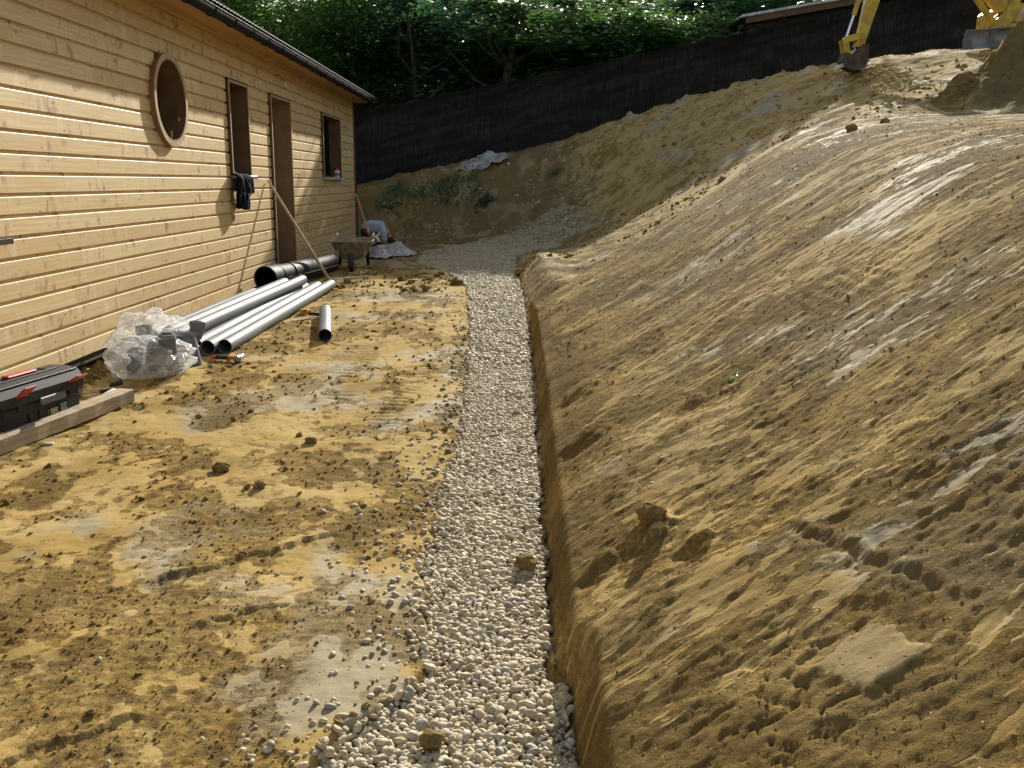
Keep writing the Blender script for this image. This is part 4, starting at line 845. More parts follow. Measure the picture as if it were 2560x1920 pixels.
# ------------------------------------------------------------------ pipes
bp = empty('black_drain_pipe', (-2.9,11,.15)); tag(bp, 'thick black corrugated plastic drain pipe lying at the foot of the house wall', 'pipe')
A = Vector((-2.975,10.87,.285)); B_ = Vector((-2.60,12.85,.30)); d = (B_-A).normalized(); RO = .142
def prof_pipe(mb_, A, d, L, ro, ri, step=.05):
    path = []; rad = []; t = .30
    while t < L: path += [A+d*t, A+d*(t+step*.5), A+d*(t+step*.6), A+d*(t+step*.95)]; rad += [ro,ro,ro-.0015,ro-.0015]; t += step
    mb_.ring(path, rad, 40, cap=False); mb_._hol(A+d*.28, A+d*L, d, ri+.004, ri, 40)
b = MB(); prof_pipe(b, A, d, (B_-A).length, RO-.008, RO-.020); b.build('pipe_wall', M_blackpipe, bp, smooth=False)
b = MB(); b._hol(A, A+d*.27, d, RO+.004, RO-.010, 44); b._hol(A+d*.262, A+d*.30, d, RO+.009, RO-.02, 44); b._hol(A-d*.002, A+d*.02, d, RO+.009, RO-.009, 44); b.build('socket', M_blackpipe, bp, smooth=True)
b = MB(); b._hol(A+d*.305, A+d*.322, d, RO-.002, RO-.012, 44); b.build('seam_ring', M_alu, bp, smooth=True)
side = d.cross(Vector((0,0,1))).normalized(); b = MB(); p0_ = A+d*.34+side*(RO-.002)*.93+Vector((0,0,-.02)); p1_ = B_+side*(RO-.002)*.93+Vector((0,0,-.02)); b.ring([p0_,p1_], .0035, 6); b.build('yellow_stripe', mat('yellow_line', (.5,.45,.15), .6), bp)
b = MB(); b._hol(A+d*.62, A+d*.64, d, RO+.001, RO-.012, 44); b.build('joint_band', M_blackpipe, bp, smooth=True)
labs = ['outermost long grey pipe on the ground, nearest the gravel','grey pipe on the ground, second from the open clay side','grey pipe on the ground beneath the upper pair, third from the open clay side','upper grey pipe resting on the ground pipes, on the open clay side','upper grey pipe resting on the ground pipes, on the wall side','grey pipe with black printing lying nearest the house wall']
specs = [((-2.329,7.20,.125),(-2.245,11.13,.193)),((-2.452,7.15,.125),(-2.372,10.95,.190)),((-2.577,7.23,.125),(-2.505,10.85,.190)),((-2.665,7.05,.232),(-2.478,10.63,.298)),((-2.785,7.25,.228),(-2.632,10.40,.288)),((-2.99,7.40,.175),(-2.875,10.0,.215))]
for (a_, b2), lb in zip(specs, labs):
    a_ = Vector(a_); b2 = Vector(b2); d = (b2-a_).normalized(); a_.z = max(a_.z, 0); e = empty('grey_pipe', a_-Vector((0,0,.06))); tag(e, lb, 'pipe', 'long grey PVC pipes stacked by the wall')
    b = MB(); b._hol(a_, b2, d, .060, .0555, 36); b.build('tube', M_pvc, e, smooth=True)
    b = MB(); b._hol(a_+d*.006, b2-d*.006, d, .0553, .0545, 36); b.build('inner_wall', M_pvcin, e, smooth=True)
# printed marks on the wall-side pipe
a_ = Vector(specs[5][0]); b2 = Vector(specs[5][1]); d = (b2-a_).normalized(); sd_ = d.cross(Vector((0,0,1))).normalized(); up_ = sd_.cross(d)
e = [o_ for o_ in bpy.data.objects if o_.get('label') == labs[5]][0]; b = MB()
for t0 in (.25,1.35):
    t = t0
    for i in range(9):
        l = random.choice([.02,.035,.05]); 
        for dy in ((0,) if i else (0,)):
            for an0,an1 in ((.62,.86),):
                q_ = lambda t_, an: a_+d*t_+(sd_*math.cos(an)+up_*math.sin(an))*.0606
                b.add([q_(t,an0),q_(t+l,an0),q_(t+l,an1),q_(t,an1)],[(0,1,2,3)]) if i in (0,1,4,5,8) else b.add([q_(t,an0+.08),q_(t+l*.6,an0+.08),q_(t+l*.6,an1-.08),q_(t,an1-.08)],[(0,1,2,3)])
        t += l+random.choice([.03,.05,.08])
b.build('printing', M_black, e)
e = empty('short_pipe', (-1.75,8.4,.09)); tag(e, 'short cut piece of grey pipe lying alone on the open clay', 'pipe')
a_ = Vector((-1.640,7.80,Hs(-1.64,7.8)+.056)); b2 = Vector((-1.90,9.10,Hs(-1.9,9.1)+.058)); d = (b2-a_).normalized()
b = MB(); b._hol(a_, b2, d, .060, .0555, 36); b.build('tube', M_pvc, e, smooth=True); b = MB(); b._hol(a_+d*.006, b2-d*.006, d, .0553, .0545, 36); b.build('inner_wall', M_pvcin, e, smooth=True)

# ------------------------------------------------------------------ pole and shovels
def cylthing(name, pts, rad, m, label, cat, n=12):
    b = MB(); b.ring(pts, rad, n); o_ = b.build(name, m, None, smooth=True); tag(o_, label, cat); return o_
cylthing('wooden_pole', [(WX+.022,11.90,1.435),(WX+.20,12.30,1.01),(-2.62,12.86,.33),(-2.437,13.10,.118)][:1]+[(-2.437,12.06,Hs(-2.437,12.06)-.005)], [.014,.019], M_handle, 'slim wooden pole leaning against the boards beside the doorway', 'pole')
sh = empty('shovel', (-2.45,15.6,.45)); tag(sh, 'long-handled shovel with orange grips standing in the barrow and leaning on the house corner', 'shovel')
T0 = Vector((-3.125,18.2,1.19)); T1 = Vector((-2.43,15.62,.42)); L_ = lambda t: T0.lerp(T1, t)
b = MB(); b.ring([L_(0), L_(.86)], .017, 12); b.build('handle', M_handle, sh, smooth=True)
for t0, t1 in ((.16,.30),(.73,.86)): b = MB(); b.ring([L_(t0),L_((t0+t1)/2),L_(t1)], [.024,.030,.024], 12); b.build('grip', M_orange, sh, smooth=True)
b = MB(); b.ring([L_(.86),L_(.95)], [.026,.02], 12); b.build('ferrule', M_black, sh, smooth=True)
b = MB(); dd_ = (T1-T0).normalized(); s_ = dd_.cross(Vector((0,0,1))).normalized(); u_ = s_.cross(dd_); c0 = L_(.93); vs = []
for i in range(6):
    for j in range(5): vs.append(c0+dd_*(.30*i/5)+s_*((j-2)*.055*(1-.10*i/5*abs(j-2)))+u_*(-.02+.012*(j-2)**2-.01*math.sin(i)))
nv = len(vs); vs += [v_+u_*.004 for v_ in vs]; fs = [(i*5+j,i*5+j+1,i*5+j+6,i*5+j+5) for i in range(5) for j in range(4)]; fs += [tuple(k_+nv for k_ in f_[::-1]) for f_ in fs]; b.add(vs, fs); b.build('blade', M_steel, sh, smooth=True)
sh = empty('shovel', (-2.15,17.4,.16)); tag(sh, 'short shovel lying on the ground beyond the crumpled sheet', 'shovel')
b = MB(); b.ring([(-2.36,18.05,.33),(-2.13,17.45,.245)], .019, 12); b.build('handle', M_handle, sh, smooth=True)
b = MB(); b.ring([(-2.13,17.45,.245),(-2.09,17.36,.225)], [.026,.03], 12); b.build('ferrule', M_black, sh, smooth=True)
b = MB(); vs = []; O = Vector((-2.09,17.36,.225)); D_ = Vector((.16,-.25,-.02)).normalized(); S_ = Vector((.5,.33,.62)).normalized(); U_ = D_.cross(S_)
for i in range(5):
    for j in range(5): vs.append(O+D_*(.24*i/4)+S_*((j-2)*.055)+U_*(.010*(j-2)**2))
nv = len(vs); vs += [v_+U_*.004 for v_ in vs]; fs = [(i*5+j,i*5+j+1,i*5+j+6,i*5+j+5) for i in range(4) for j in range(4)]; fs += [tuple(k_+nv for k_ in f_[::-1]) for f_ in fs]; b.add(vs, fs); b.build('blade', M_galv, sh, smooth=True)

# ------------------------------------------------------------------ wheelbarrow (nose towards the camera, slightly left)
wb = empty('wheelbarrow', (-2.45,14.4,.14)); tag(wb, 'dirty pale wheelbarrow with dark wheel parked against the far end of the wall', 'wheelbarrow')
wo = Vector((-2.42,13.66,Pf(13.7))); fw = Vector((.12,-.993,0)).normalized(); rt = Vector((.993,.12,0)).normalized()
WB = lambda f_, r_, z_: wo+fw*f_+rt*r_+Vector((0,0,z_))
# tray loops (bottom to rim), thickness by inner shell
lo = [(-.52,.17,.20),(.10,.17,.20)]; 
def loop(f0,f1,w0,w1,z0,z1,n=8):
    pts = []
    for cx_, cy_, q0 in ((f1,w1,0),(f0,w0,1),(f0,-w0,2),(f1,-w1,3)):
        rr = .06; ang0 = {0:0,1:90,2:180,3:270}[q0]
        sx = 1 if cx_ == f1 else -1; sy = 1 if cy_ > 0 else -1
        ccx, ccy = cx_-sx*rr, cy_-sy*rr
        for i in range(5): an = R(ang0+i*22.5); pts.append((ccx+rr*math.cos(an), ccy+rr*math.sin(an), z0+(z1-z0)*((ccx+rr*math.cos(an)-f0)/(f1-f0))))
    return pts
loops = [loop(-.50,.0,.19,.15,.17,.15), loop(-.55,.10,.245,.23,.26,.25), loop(-.60,.22,.305,.29,.41,.40), loop(-.63,.26,.325,.31,.435,.425)]
vs = []; fs = []
nL = len(loops[0])
for lp in loops: vs += [WB(*p) for p in lp]
for lp in loops[::-1]: vs += [WB(p[0]*.985-.003,p[1]*.97,p[2]+.006) for p in lp]
for i in range(len(loops)*2-1):
    for k_ in range(nL): fs.append((i*nL+k_, i*nL+(k_+1)%nL, (i+1)*nL+(k_+1)%nL, (i+1)*nL+k_))
fs += [tuple(range(nL-1,-1,-1)), tuple(range((len(loops)*2-1)*nL, len(loops)*2*nL))]
b = MB().add(vs, fs); tray = b.build('tray', M_concr, wb, smooth=True)
b = MB(); rim = [WB(*p) for p in loops[3]]; b.ring(rim+[rim[0],rim[1]], .010, 8, cap=False); b.build('rim', M_concr, tray, smooth=True)
wc = WB(.36,0,.135)
b = MB(); tor = []; nn_ = 28; m2 = 12; vs = []; fs = []
for i in range(nn_):
    an = 2*math.pi*i/nn_; cdir = fw*math.cos(an)+Vector((0,0,1))*math.sin(an)
    for k_ in range(m2): bn = 2*math.pi*k_/m2; vs.append(wc+cdir*(.10+.038*math.cos(bn))+rt*(.040*math.sin(bn)))
for i in range(nn_):
    for k_ in range(m2): fs.append((i*m2+k_, i*m2+(k_+1)%m2, ((i+1)%nn_)*m2+(k_+1)%m2, ((i+1)%nn_)*m2+k_))
b.add(vs, fs); wh = b.build('wheel', M_black, wb, smooth=True)
b = MB(); b.ring([wc-rt*.028, wc+rt*.028], .068, 20); b.ring([wc-rt*.08, wc+rt*.08], .012, 10); b.build('rim', M_galv, wh, smooth=True)
for s_ in (-1,1):
    b = MB(); b.ring([WB(.36,s_*.08,.135),WB(.10,s_*.13,.155),WB(-.45,s_*.19,.20),WB(-.70,s_*.25,.33),WB(-.95,s_*.28,.44)], .016, 10); b.build('side_rail', M_galv, wb, smooth=True)
    b = MB(); b.ring([WB(-.93,s_*.278,.435),WB(-1.05,s_*.29,.47)], .021, 10); b.build('hand_grip', M_white, wb, smooth=True)
    b = MB(); b.ring([WB(-.36,s_*.19,.19),WB(-.50,s_*.22,.0)], .017, 10); b.ring([WB(-.62,s_*.22,.27),WB(-.50,s_*.22,.0)], .017, 10); b.build('leg', M_anth, wb, smooth=True)
b = MB(); b.ring([WB(.26,-.20,.30),WB(.30,-.19,.10),WB(.31,-.16,.075),WB(.31,.16,.075),WB(.30,.19,.10),WB(.26,.20,.30)], .013, 10); b.build('front_guard', M_galv, wb, smooth=True)
# a pair of work gloves hanging over the rim
b = MB(); g0 = WB(-.45,.31,.44); b.ring([g0,g0+Vector((.03,-.02,.02)),g0+Vector((.07,-.03,-.01)),g0+Vector((.09,-.04,-.06))], [.02,.028,.026,.02], 10, flat=.6); b.ring([g0+Vector((.03,-.02,.02)),g0+Vector((.075,0,.05)),g0+Vector((.10,.0,.09))], [.018,.014,.008], 8)
tag(b.build('work_glove', M_white, None, smooth=True), 'white work glove hanging over the right rim of the wheelbarrow', 'glove')

# ------------------------------------------------------------------ person bent double behind the barrow
per = empty('person', (-2.85,19.2,0)); tag(per, 'person in a pale blue shirt and black trousers bent double beyond the house corner', 'person')
px, py, pz = -2.90, 19.2, float(base(np.array([-2.9]),np.array([19.2]))[0])-.02
def pp(x_,y_,z_): return (px+x_*1.14, py+y_*1.14, pz+z_*1.1)
# hips left, head down on the right; kneeling on both knees, arms reaching down in front
J = [pp(-.22,.05,.36),pp(-.06,.03,.42),pp(.10,.0,.40),pp(.20,-.02,.33),pp(.27,-.04,.24),pp(.31,-.05,.15),
     pp(-.17,-.09,.32),pp(.05,-.12,.08),pp(-.22,-.14,.05),pp(-.17,.17,.32),pp(.05,.20,.08),pp(-.22,.20,.05),
     pp(.17,-.16,.30),pp(.19,-.17,.15),pp(.24,-.15,.05),pp(.17,.13,.30),pp(.20,.16,.15),pp(.25,.12,.05),
     pp(-.32,-.14,.06),pp(-.32,.20,.06),pp(.29,-.15,.02),pp(.31,.12,.02)]
E_ = [(0,1),(1,2),(2,3),(3,4),(4,5),(0,6),(6,7),(7,8),(8,18),(0,9),(9,10),(10,11),(11,19),(3,12),(12,13),(13,14),(14,20),(3,15),(15,16),(16,17),(17,21)]
Rr = [.115,.105,.115,.085,.04,.085,.085,.055,.04,.085,.055,.04,.05,.038,.025,.05,.038,.025,.03,.03,.018,.018]
body = skin('body', J, E_, Rr, M_skin, per)
skin('shirt', [pp(-.27,.04,.36),J[1],J[2],J[3],J[12],pp(.19,-.165,.15),J[15],pp(.20,.155,.15)], [(0,1),(1,2),(2,3),(3,4),(4,5),(3,6),(6,7)], [.155,.17,.165,.12,.075,.062,.075,.062], M_shirt, per, 3)
skin('trousers', [pp(-.23,.05,.26),J[6],J[7],J[8],J[9],J[10],J[11]], [(0,1),(1,2),(2,3),(0,4),(4,5),(5,6)], [.135,.105,.075,.055,.105,.075,.055], M_trous, per, 2)
V_, F_ = I3; hd = V_*np.array([.075,.075,.092]); hd = hd+np.array(pp(.305,-.05,.165))[None]; np_mesh('hair', hd+.006*rng.normal(size=(len(hd),1)), F_, M_hair, per)
for s_, a_ in ((-1,18),(1,19)):
    q_ = J[a_]; b = MB(); b.box((q_[0]-.13,q_[1]-.045,q_[2]-.05),(q_[0]+.05,q_[1]+.045,q_[2]+.04), bev=.03); b.build('boot', M_black, per, smooth=True)
for a_, hs in ((20,-1),(21,1)):
    q_ = Vector(J[a_]); pts = [q_-Vector((.01,0,0))]; ed = []; rd = [.016]
    for i in range(4):
        o_ = (i-1.5)*.017; l = (.062,.072,.068,.055)[i]; k0 = len(pts); pts += [q_+Vector((.035,o_,.0)), q_+Vector((.035+l*.55,o_*1.15,-.008)), q_+Vector((.035+l,o_*1.2,-.025))]; rd += [.010,.008,.006]; ed += [(0,k0),(k0,k0+1),(k0+1,k0+2)]
    k0 = len(pts); pts += [q_+Vector((.015,hs*-.032,.0)), q_+Vector((.045,hs*-.045,-.01))]; rd += [.010,.007]; ed += [(0,k0),(k0,k0+1)]
    skin('hand', pts, ed, rd, M_skin, per, 1)

# ------------------------------------------------------------------ crumpled sheets
def crumple(name, outline, hfun, m, label, cat, seed, n=90, amp=.05, fr=6, gz=None):
    rg = random.Random(seed); xs_ = [p[0] for p in outline]; ys_ = [p[1] for p in outline]; cx_, cy_ = sum(xs_)/len(xs_), sum(ys_)/len(ys_)
    ang = np.linspace(0, 2*np.pi, 181); op = np.array(outline); oa = np.arctan2(op[:,1]-cy_, op[:,0]-cx_); orr = np.hypot(op[:,1]-cy_, op[:,0]-cx_); od = np.argsort(oa); oa = oa[od]; orr = orr[od]
    oa = np.r_[oa[-1]-2*np.pi, oa, oa[0]+2*np.pi]; orr = np.r_[orr[-1], orr, orr[0]]
    na = 160; nr = 48; A_ = np.linspace(-np.pi, np.pi, na, endpoint=False); RR = np.linspace(0.01,1,nr)
    rad = np.interp(A_, oa, orr)*(1+.05*gn(A_*3,A_*0+seed,seed)); Xc = cx_+np.cos(A_)[None]*rad[None]*RR[:,None]; Yc = cy_+np.sin(A_)[None]*rad[None]*RR[:,None]
    f1, f2 = wor(Xc*fr+.4*gn(Xc*fr,Yc*fr,seed), Yc*fr*1.6, seed+3); f3, f4 = wor(Xc*fr*2.3, Yc*fr*2.6+.4*gn(Xc*fr,Yc*fr,seed+1), seed+4)
    rd = np.abs(gn(Xc*fr*.8,Yc*fr*1.2,seed+5)); Zc = H(Xc,Yc,False)+.01+hfun(Xc,Yc,RR[:,None]*np.ones_like(Xc))+amp*(f2-f1)*(1-RR[:,None]**4*.6)+amp*.5*(f4-f3)+amp*.5*rd
    V = np.stack([Xc,Yc,Zc],-1).reshape(-1,3); V2 = V-np.array([0,0,.006]); lid = (nr-1)*na+np.arange(na); F = []
    for i in range(nr-1):
        k_ = np.arange(na); k2 = (k_+1)%na; F.append(np.stack([i*na+k_, (i+1)*na+k_, (i+1)*na+k2, i*na+k2],-1))
    F = np.concatenate(F); Fb = F[:,::-1]+nr*na; k_ = np.arange(na); k2 = (k_+1)%na; l0 = (nr-1)*na; Fe = np.stack([l0+k_, nr*na+l0+k_, nr*na+l0+k2, l0+k2],-1)
    o_ = np_mesh(name, np.concatenate([V,V2]), np.concatenate([F,Fb,Fe]), m); tag(o_, label, cat); return o_
crumple('tarpaulin', [(-1.45,23.05),(-1.0,22.9),(-.55,22.92),(-.22,22.98),(-.15,23.15),(-.45,23.4),(-.9,23.4),(-1.25,23.25)], lambda x_,y_,r_: .13*np.exp(-(((x_+.65)/.28)**2+((y_-23.2)/.3)**2))+.07*np.exp(-(((x_+.28)/.09)**2+((y_-23.1)/.25)**2))+.03*(1-r_), M_tarp, 'crumpled grey white tarpaulin lying at the foot of the brushwood fence', 'tarpaulin', 4, amp=.10, fr=2.6)
crumple('plastic_sheet', [(-2.55,15.5),(-2.3,15.2),(-2.05,15.7),(-1.92,16.6),(-2.0,17.0),(-2.3,16.9),(-2.55,16.3)], lambda x_,y_,r_: .11*(1-r_**2)+.05*np.exp(-(((x_+2.1)/.12)**2+((y_-16.6)/.3)**2)), noisy('pale_sheet', (.50,.49,.47), (.34,.31,.27), 6, .5, .2, .01), 'crumpled whitish plastic sheet on the ground right behind the wheelbarrow', 'plastic sheet', 8, amp=.06, fr=5)

# ------------------------------------------------------------------ jacket on the sill
nu, nv = 44, 60; U = np.linspace(0,1,nu)[None,:]*np.ones((nv,1)); V1 = np.linspace(0,1,nv)[:,None]*np.ones((1,nu))
zt_, yl0 = 1.53, 10.50
zz = np.interp(V1, [0,.12,.2,1], [1.60,1.50,1.497,1.0]); xx = np.interp(V1, [0,.12,.22,.3,1], [WX-.12,WX-.02,WX+.085,WX+.105,WX+.075])
yL = np.interp(V1,[0,.2,.5,1],[10.46,10.40,10.33,10.36]); yR = np.interp(V1,[0,.15,.3,.62,.66,1],[10.62,10.82,10.90,10.98,10.80,10.76])
zb = 1.10+.12*(1-U)*0+.05*np.abs(U-.6); zz = np.where(V1 > .2, 1.497+(zb-1.497)*(V1-.2)/.8, zz)
yy = yL+(yR-yL)*U; fold = .030*gn(U*5.5+.6*V1, V1*1.4, 201)+.014*gn(U*14, V1*3+5, 202); xx = xx+fold*ss(.1,.4,V1)+.03*np.sin(np.pi*U)*ss(.2,.5,V1); zz = zz+.012*gn(U*6,V1*0+4,203)*V1
P = np.stack([xx,yy,zz],-1).reshape(-1,3); idx = np.arange(nu*nv).reshape(nv,nu); F = np.stack([idx[:-1,:-1],idx[1:,:-1],idx[1:,1:],idx[:-1,1:]],-1).reshape(-1,4)
jk = np_mesh('jacket', P, F, M_cloth_b); so_ = jk.modifiers.new('sol','SOLIDIFY'); so_.thickness = .022; so_.offset = 0
tag(jk, 'black jacket draped over the sill of the tall narrow window', 'jacket')
b = MB(); b.ring([(WX+.04,16.44,1.492),(WX+.04,16.44,1.50),(WX+.04,16.44,1.60),(WX+.04,16.44,1.612),(WX+.04,16.44,1.625)], [.050,.055,.055,.040,.040], 24); bt = b.build('glue_pot', M_white, None, smooth=True); tag(bt, 'small white pot with a red lid standing on the far window sill', 'pot')
b = MB(); b.ring([(WX+.04,16.44,1.620),(WX+.04,16.44,1.655)], .046, 24); b.build('lid', M_red, bt, smooth=True)
b = MB(); b._hol(Vector((WX+.04,16.44,1.52)), Vector((WX+.04,16.44,1.57)), Vector((0,0,1)), .0562, .0552, 24); b.build('label_band', mat('blue_grey_label', (.16,.20,.38), .5), bt, smooth=True)

# ------------------------------------------------------------------ timber beam and toolbox
bm_ = MB(); a_ = Vector((-2.735,4.66,0)); c_ = Vector((-2.485,5.70,0)); 
dirb = Vector((.225,1.02,0)).normalized(); nb = Vector((dirb.y,-dirb.x,0)); Lb = 1.16; o0 = Vector((-2.742,4.55,Hs(-2.74,4.75)-.008))
vs = []; ns = 24
for i in range(ns+1):
    p_ = o0+dirb*(Lb*i/ns); e_ = .004
    for (w_, h_) in ((0+e_,0),(.115-e_,0),(.115,e_),(.115,.085-e_),(.115-e_,.085),(e_,.085),(0,.085-e_),(0,e_)):
        vs.append(p_+nb*(w_-.115/2+.0015*math.sin(i*1.3))+Vector((0,0,h_+.0012*math.sin(i*2.1+w_*30)+.018*i/ns)))
fs = [(i*8+k_, i*8+(k_+1)%8, (i+1)*8+(k_+1)%8, (i+1)*8+k_) for i in range(ns) for k_ in range(8)]+[tuple(range(7,-1,-1)), tuple(ns*8+k_ for k_ in range(8))]
m = mat('weathered_timber', (.4,.3,.2), .8); q = N(m); V0 = q.n('VectorRotate', {0: q.pos(), 3: math.atan2(.225,1.02)}, rotation_type='Z_AXIS').outputs[0]
gr_ = q.noise(1, q.mp(V0,(60,1.6,60)), 5, .65); kn_ = q.noise(5, q.pos(), 3); cc_ = q.mix(q.ramp(gr_,.3,.7), (.34,.265,.165), (.50,.415,.285)); cc_ = q.mix(q.m('MULTIPLY', q.ramp(kn_,.5,.75), .5), cc_, (.40,.27,.13)); q.set(q.b.inputs['Base Color'], cc_); q.set(q.b.inputs['Normal'], q.bump(gr_, .5, .004))
tag(bm_.add(vs, fs).build('timber_beam', m, None), 'squared grey brown timber beam lying in front of the toolbox', 'beam')

tb = empty('toolbox', (-2.80,5.05,.02)); tag(tb, 'dark grey plastic toolbox with red catches standing between beam and house', 'toolbox')
th = math.atan2(.20,1.0); TM = Matrix.Translation((-2.80,5.02,Hs(-2.8,5.05)-.01)) @ Matrix.Rotation(-th, 4, 'Z') @ Matrix.Diagonal((1,1,1.13,1))
# local: y long axis (length .66), x width .30, z up
b = MB(); b.box((-.135,-.32,0),(.135,.32,.20), TM, .015)
for yy_ in (-.12,-.04,.04,.12,.20): b.box((.136,yy_-.004,.03),(.142,yy_+.004,.14), TM)
for yy_ in (-.32,.30): b.box((-.12,yy_,.17),(.12,yy_+.02,.20), TM)
bd = b.build('box_body', M_box, tb)
b = MB(); vs = []
pl_ = [(-.150,.195),(-.150,.245),(-.125,.285),(-.06,.300),(.06,.300),(.125,.285),(.152,.245),(.152,.195)]
for yy_, k_ in ((-.345,.93),(-.335,1.),(.335,1.),(.345,.93)):
    for (u_, w_) in pl_: vs.append(TM@Vector((u_*k_, yy_, .195+(w_-.195)*k_)))
n8 = len(pl_); fs = [(i*n8+k_, i*n8+(k_+1)%n8, (i+1)*n8+(k_+1)%n8, (i+1)*n8+k_) for i in range(3) for k_ in range(n8)]+[tuple(range(n8-1,-1,-1)), tuple(3*n8+k_ for k_ in range(n8))]
b.add(vs, fs); ld = b.build('lid', M_box, tb)
b = MB(); 
for (x0,y0,x1,y1) in ((-.05,-.20,-.035,.20),(.035,-.26,.05,.26)): b.box((x0,y0,.299),(x1,y1,.306), TM, .002)
b.box((-.05,-.20,.299),(.05,-.185,.305), TM, .002); b.box((-.05,.185,.299),(.05,.20,.305), TM, .002); b.build('lid_rib', M_box, ld)
b = MB(); b.box((-.025,-.115,.302),(.025,.115,.318), TM, .006); b.build('carry_handle', M_red, ld)
b = MB(); b.box((.10,-.32,.286),(.128,.32,.296), TM @ Matrix.Translation((0,0,0)), .003); b.build('lid_lip', M_box, ld)
for yy_ in (-.18,.24):
    b = MB(); Mx = TM @ Matrix.Translation((.150,yy_,.235)) @ Matrix.Rotation(R(-38 if yy_ < 0 else -25),4,'Y'); b.box((0,-.045,-.004),(.085,.045,.006), Mx, .003); lt = b.build('catch', M_red, tb)
    b = MB(); b.box((.139,yy_-.03,.165),(.150,yy_+.03,.195), TM, .003); b.build('catch_keeper', M_box, lt)
b = MB()
b.box((.150,-.05,.172),(.165,.16,.203), TM, .004); b.box((.158,-.045,.165),(.163,.155,.178), TM, .002)
b.build('side_boss', noisy('mid_grey_plastic', (.11,.125,.135), (.15,.165,.175), 30, .4, .1), tb)
b = MB(); b.box((.1355,.03,.075),(.1368,.13,.125), TM); st_ = b.build('sticker', noisy('worn_yellow_sticker', (.45,.42,.18), (.20,.20,.17), 30, .5, 0), tb)
b = MB(); b.box((.1355,.14,.055),(.1368,.21,.135), TM); b.build('sticker', noisy('worn_pale_sticker', (.30,.34,.34), (.10,.12,.12), 40, .4, 0), tb)

# sealant tube, screwdrivers, scraps around the toolbox
b = MB(); a_ = Vector((-2.63,5.38,Hs(-2.63,5.38)+.03)); c_ = Vector((-2.605,5.84,Hs(-2.6,5.8)+.05)); b.ring([a_, a_.lerp(c_,.06), a_.lerp(c_,.85), a_.lerp(c_,.88), c_], [.028,.030,.030,.012,.006], 20); tu = b.build('sealant_tube', M_white, None, smooth=True); tag(tu, 'white sealant cartridge with a red end between toolbox and beam', 'tube')
d_ = (c_-a_).normalized(); b = MB(); b._hol(a_-d_*.004, a_+d_*.09, d_, .032, .026, 20); b.build('red_band', M_red, tu, smooth=True)
b = MB(); b._hol(a_+d_*.09, a_+d_*.11, d_, .0318, .029, 20); b.build('blue_band', mat('navy_band', (.03,.04,.15), .5), tu, smooth=True)
def driver(p0, p1, hl, mh, label, hr=.014):
    p0 = Vector(p0); p1 = Vector(p1); d_ = (p1-p0).normalized(); e = empty('screwdriver', p0); tag(e, label, 'screwdriver')
    b = MB(); b.ring([p0, p0+d_*.008, p0+d_*hl*.5, p0+d_*hl*.85, p0+d_*hl], [hr*.6,hr,hr*.9,hr*.75,hr*.5], 12); b.build('handle', mh, e, smooth=True)
    b = MB(); b.ring([p0+d_*hl*.98, p1-d_*.01, p1], [.0038,.0038,.0022], 8); b.build('shaft', M_steel, e, smooth=True)
hz_ = lambda x_,y_: Hs(x_,y_)
driver((-2.985,5.98,hz_(-2.985,5.98)+.05),(-2.80,5.86,hz_(-2.8,5.86)+.03),.10,M_handle,'screwdriver with an orange wooden handle nearest the dirt under the wall')
driver((-2.700,6.10,hz_(-2.7,6.1)+.035),(-2.80,5.86,hz_(-2.8,5.86)+.03),.10,M_black,'screwdriver with a black handle pointing at the plastic bags',.020)
driver((-2.655,5.92,hz_(-2.655,5.92)+.03),(-2.86,5.80,hz_(-2.86,5.8)+.03),.11,M_black,'screwdriver with a black handle lying just behind the beam',.019)
V_, F_ = I3; nn = 1+.2*fbm(V_[:,0]*1.5+3, V_[:,1]*1.5+V_[:,2], 301, 3)
np_mesh_o = np_mesh('stone', V_*nn[:,None]*np.array([.05,.06,.035])+np.array([-2.86,5.62,hz_(-2.86,5.62)+.03]), F_, GRAV, attr=[('tint','FLOAT_COLOR',np.tile([.62,.55,.40,1],(len(V_),1)))]); tag(np_mesh_o, 'pale stone tucked beside the right end of the toolbox', 'stone')
M_film = mat('clear_film', (.86,.88,.90), .10); q = N(M_film); tr_ = q.n('BsdfTransparent').outputs[0]; tl_ = q.n('BsdfTranslucent', {'Color': (.92,.92,.92)}).outputs[0]
lw = q.n('LayerWeight', {'Blend': .35}).outputs['Facing']; nz_ = q.noise(7, q.pos(), 3)
q.set(q.b.inputs['Specular IOR Level'], .8); q.b.inputs['Roughness'].default_value = .14
m1_ = q.n('MixShader', {0: .42, 1: q.b.outputs[0], 2: tl_}).outputs[0]
fac = q.m('MULTIPLY', q.m('SUBTRACT', .86, q.m('MULTIPLY', lw, .75)), q.ramp(nz_,.25,.7,.72,1.0)); m2_ = q.n('MixShader', {0: fac, 1: m1_, 2: tr_}).outputs[0]
q.t.links.new(m2_, q.t.nodes['Material Output'].inputs['Surface'])
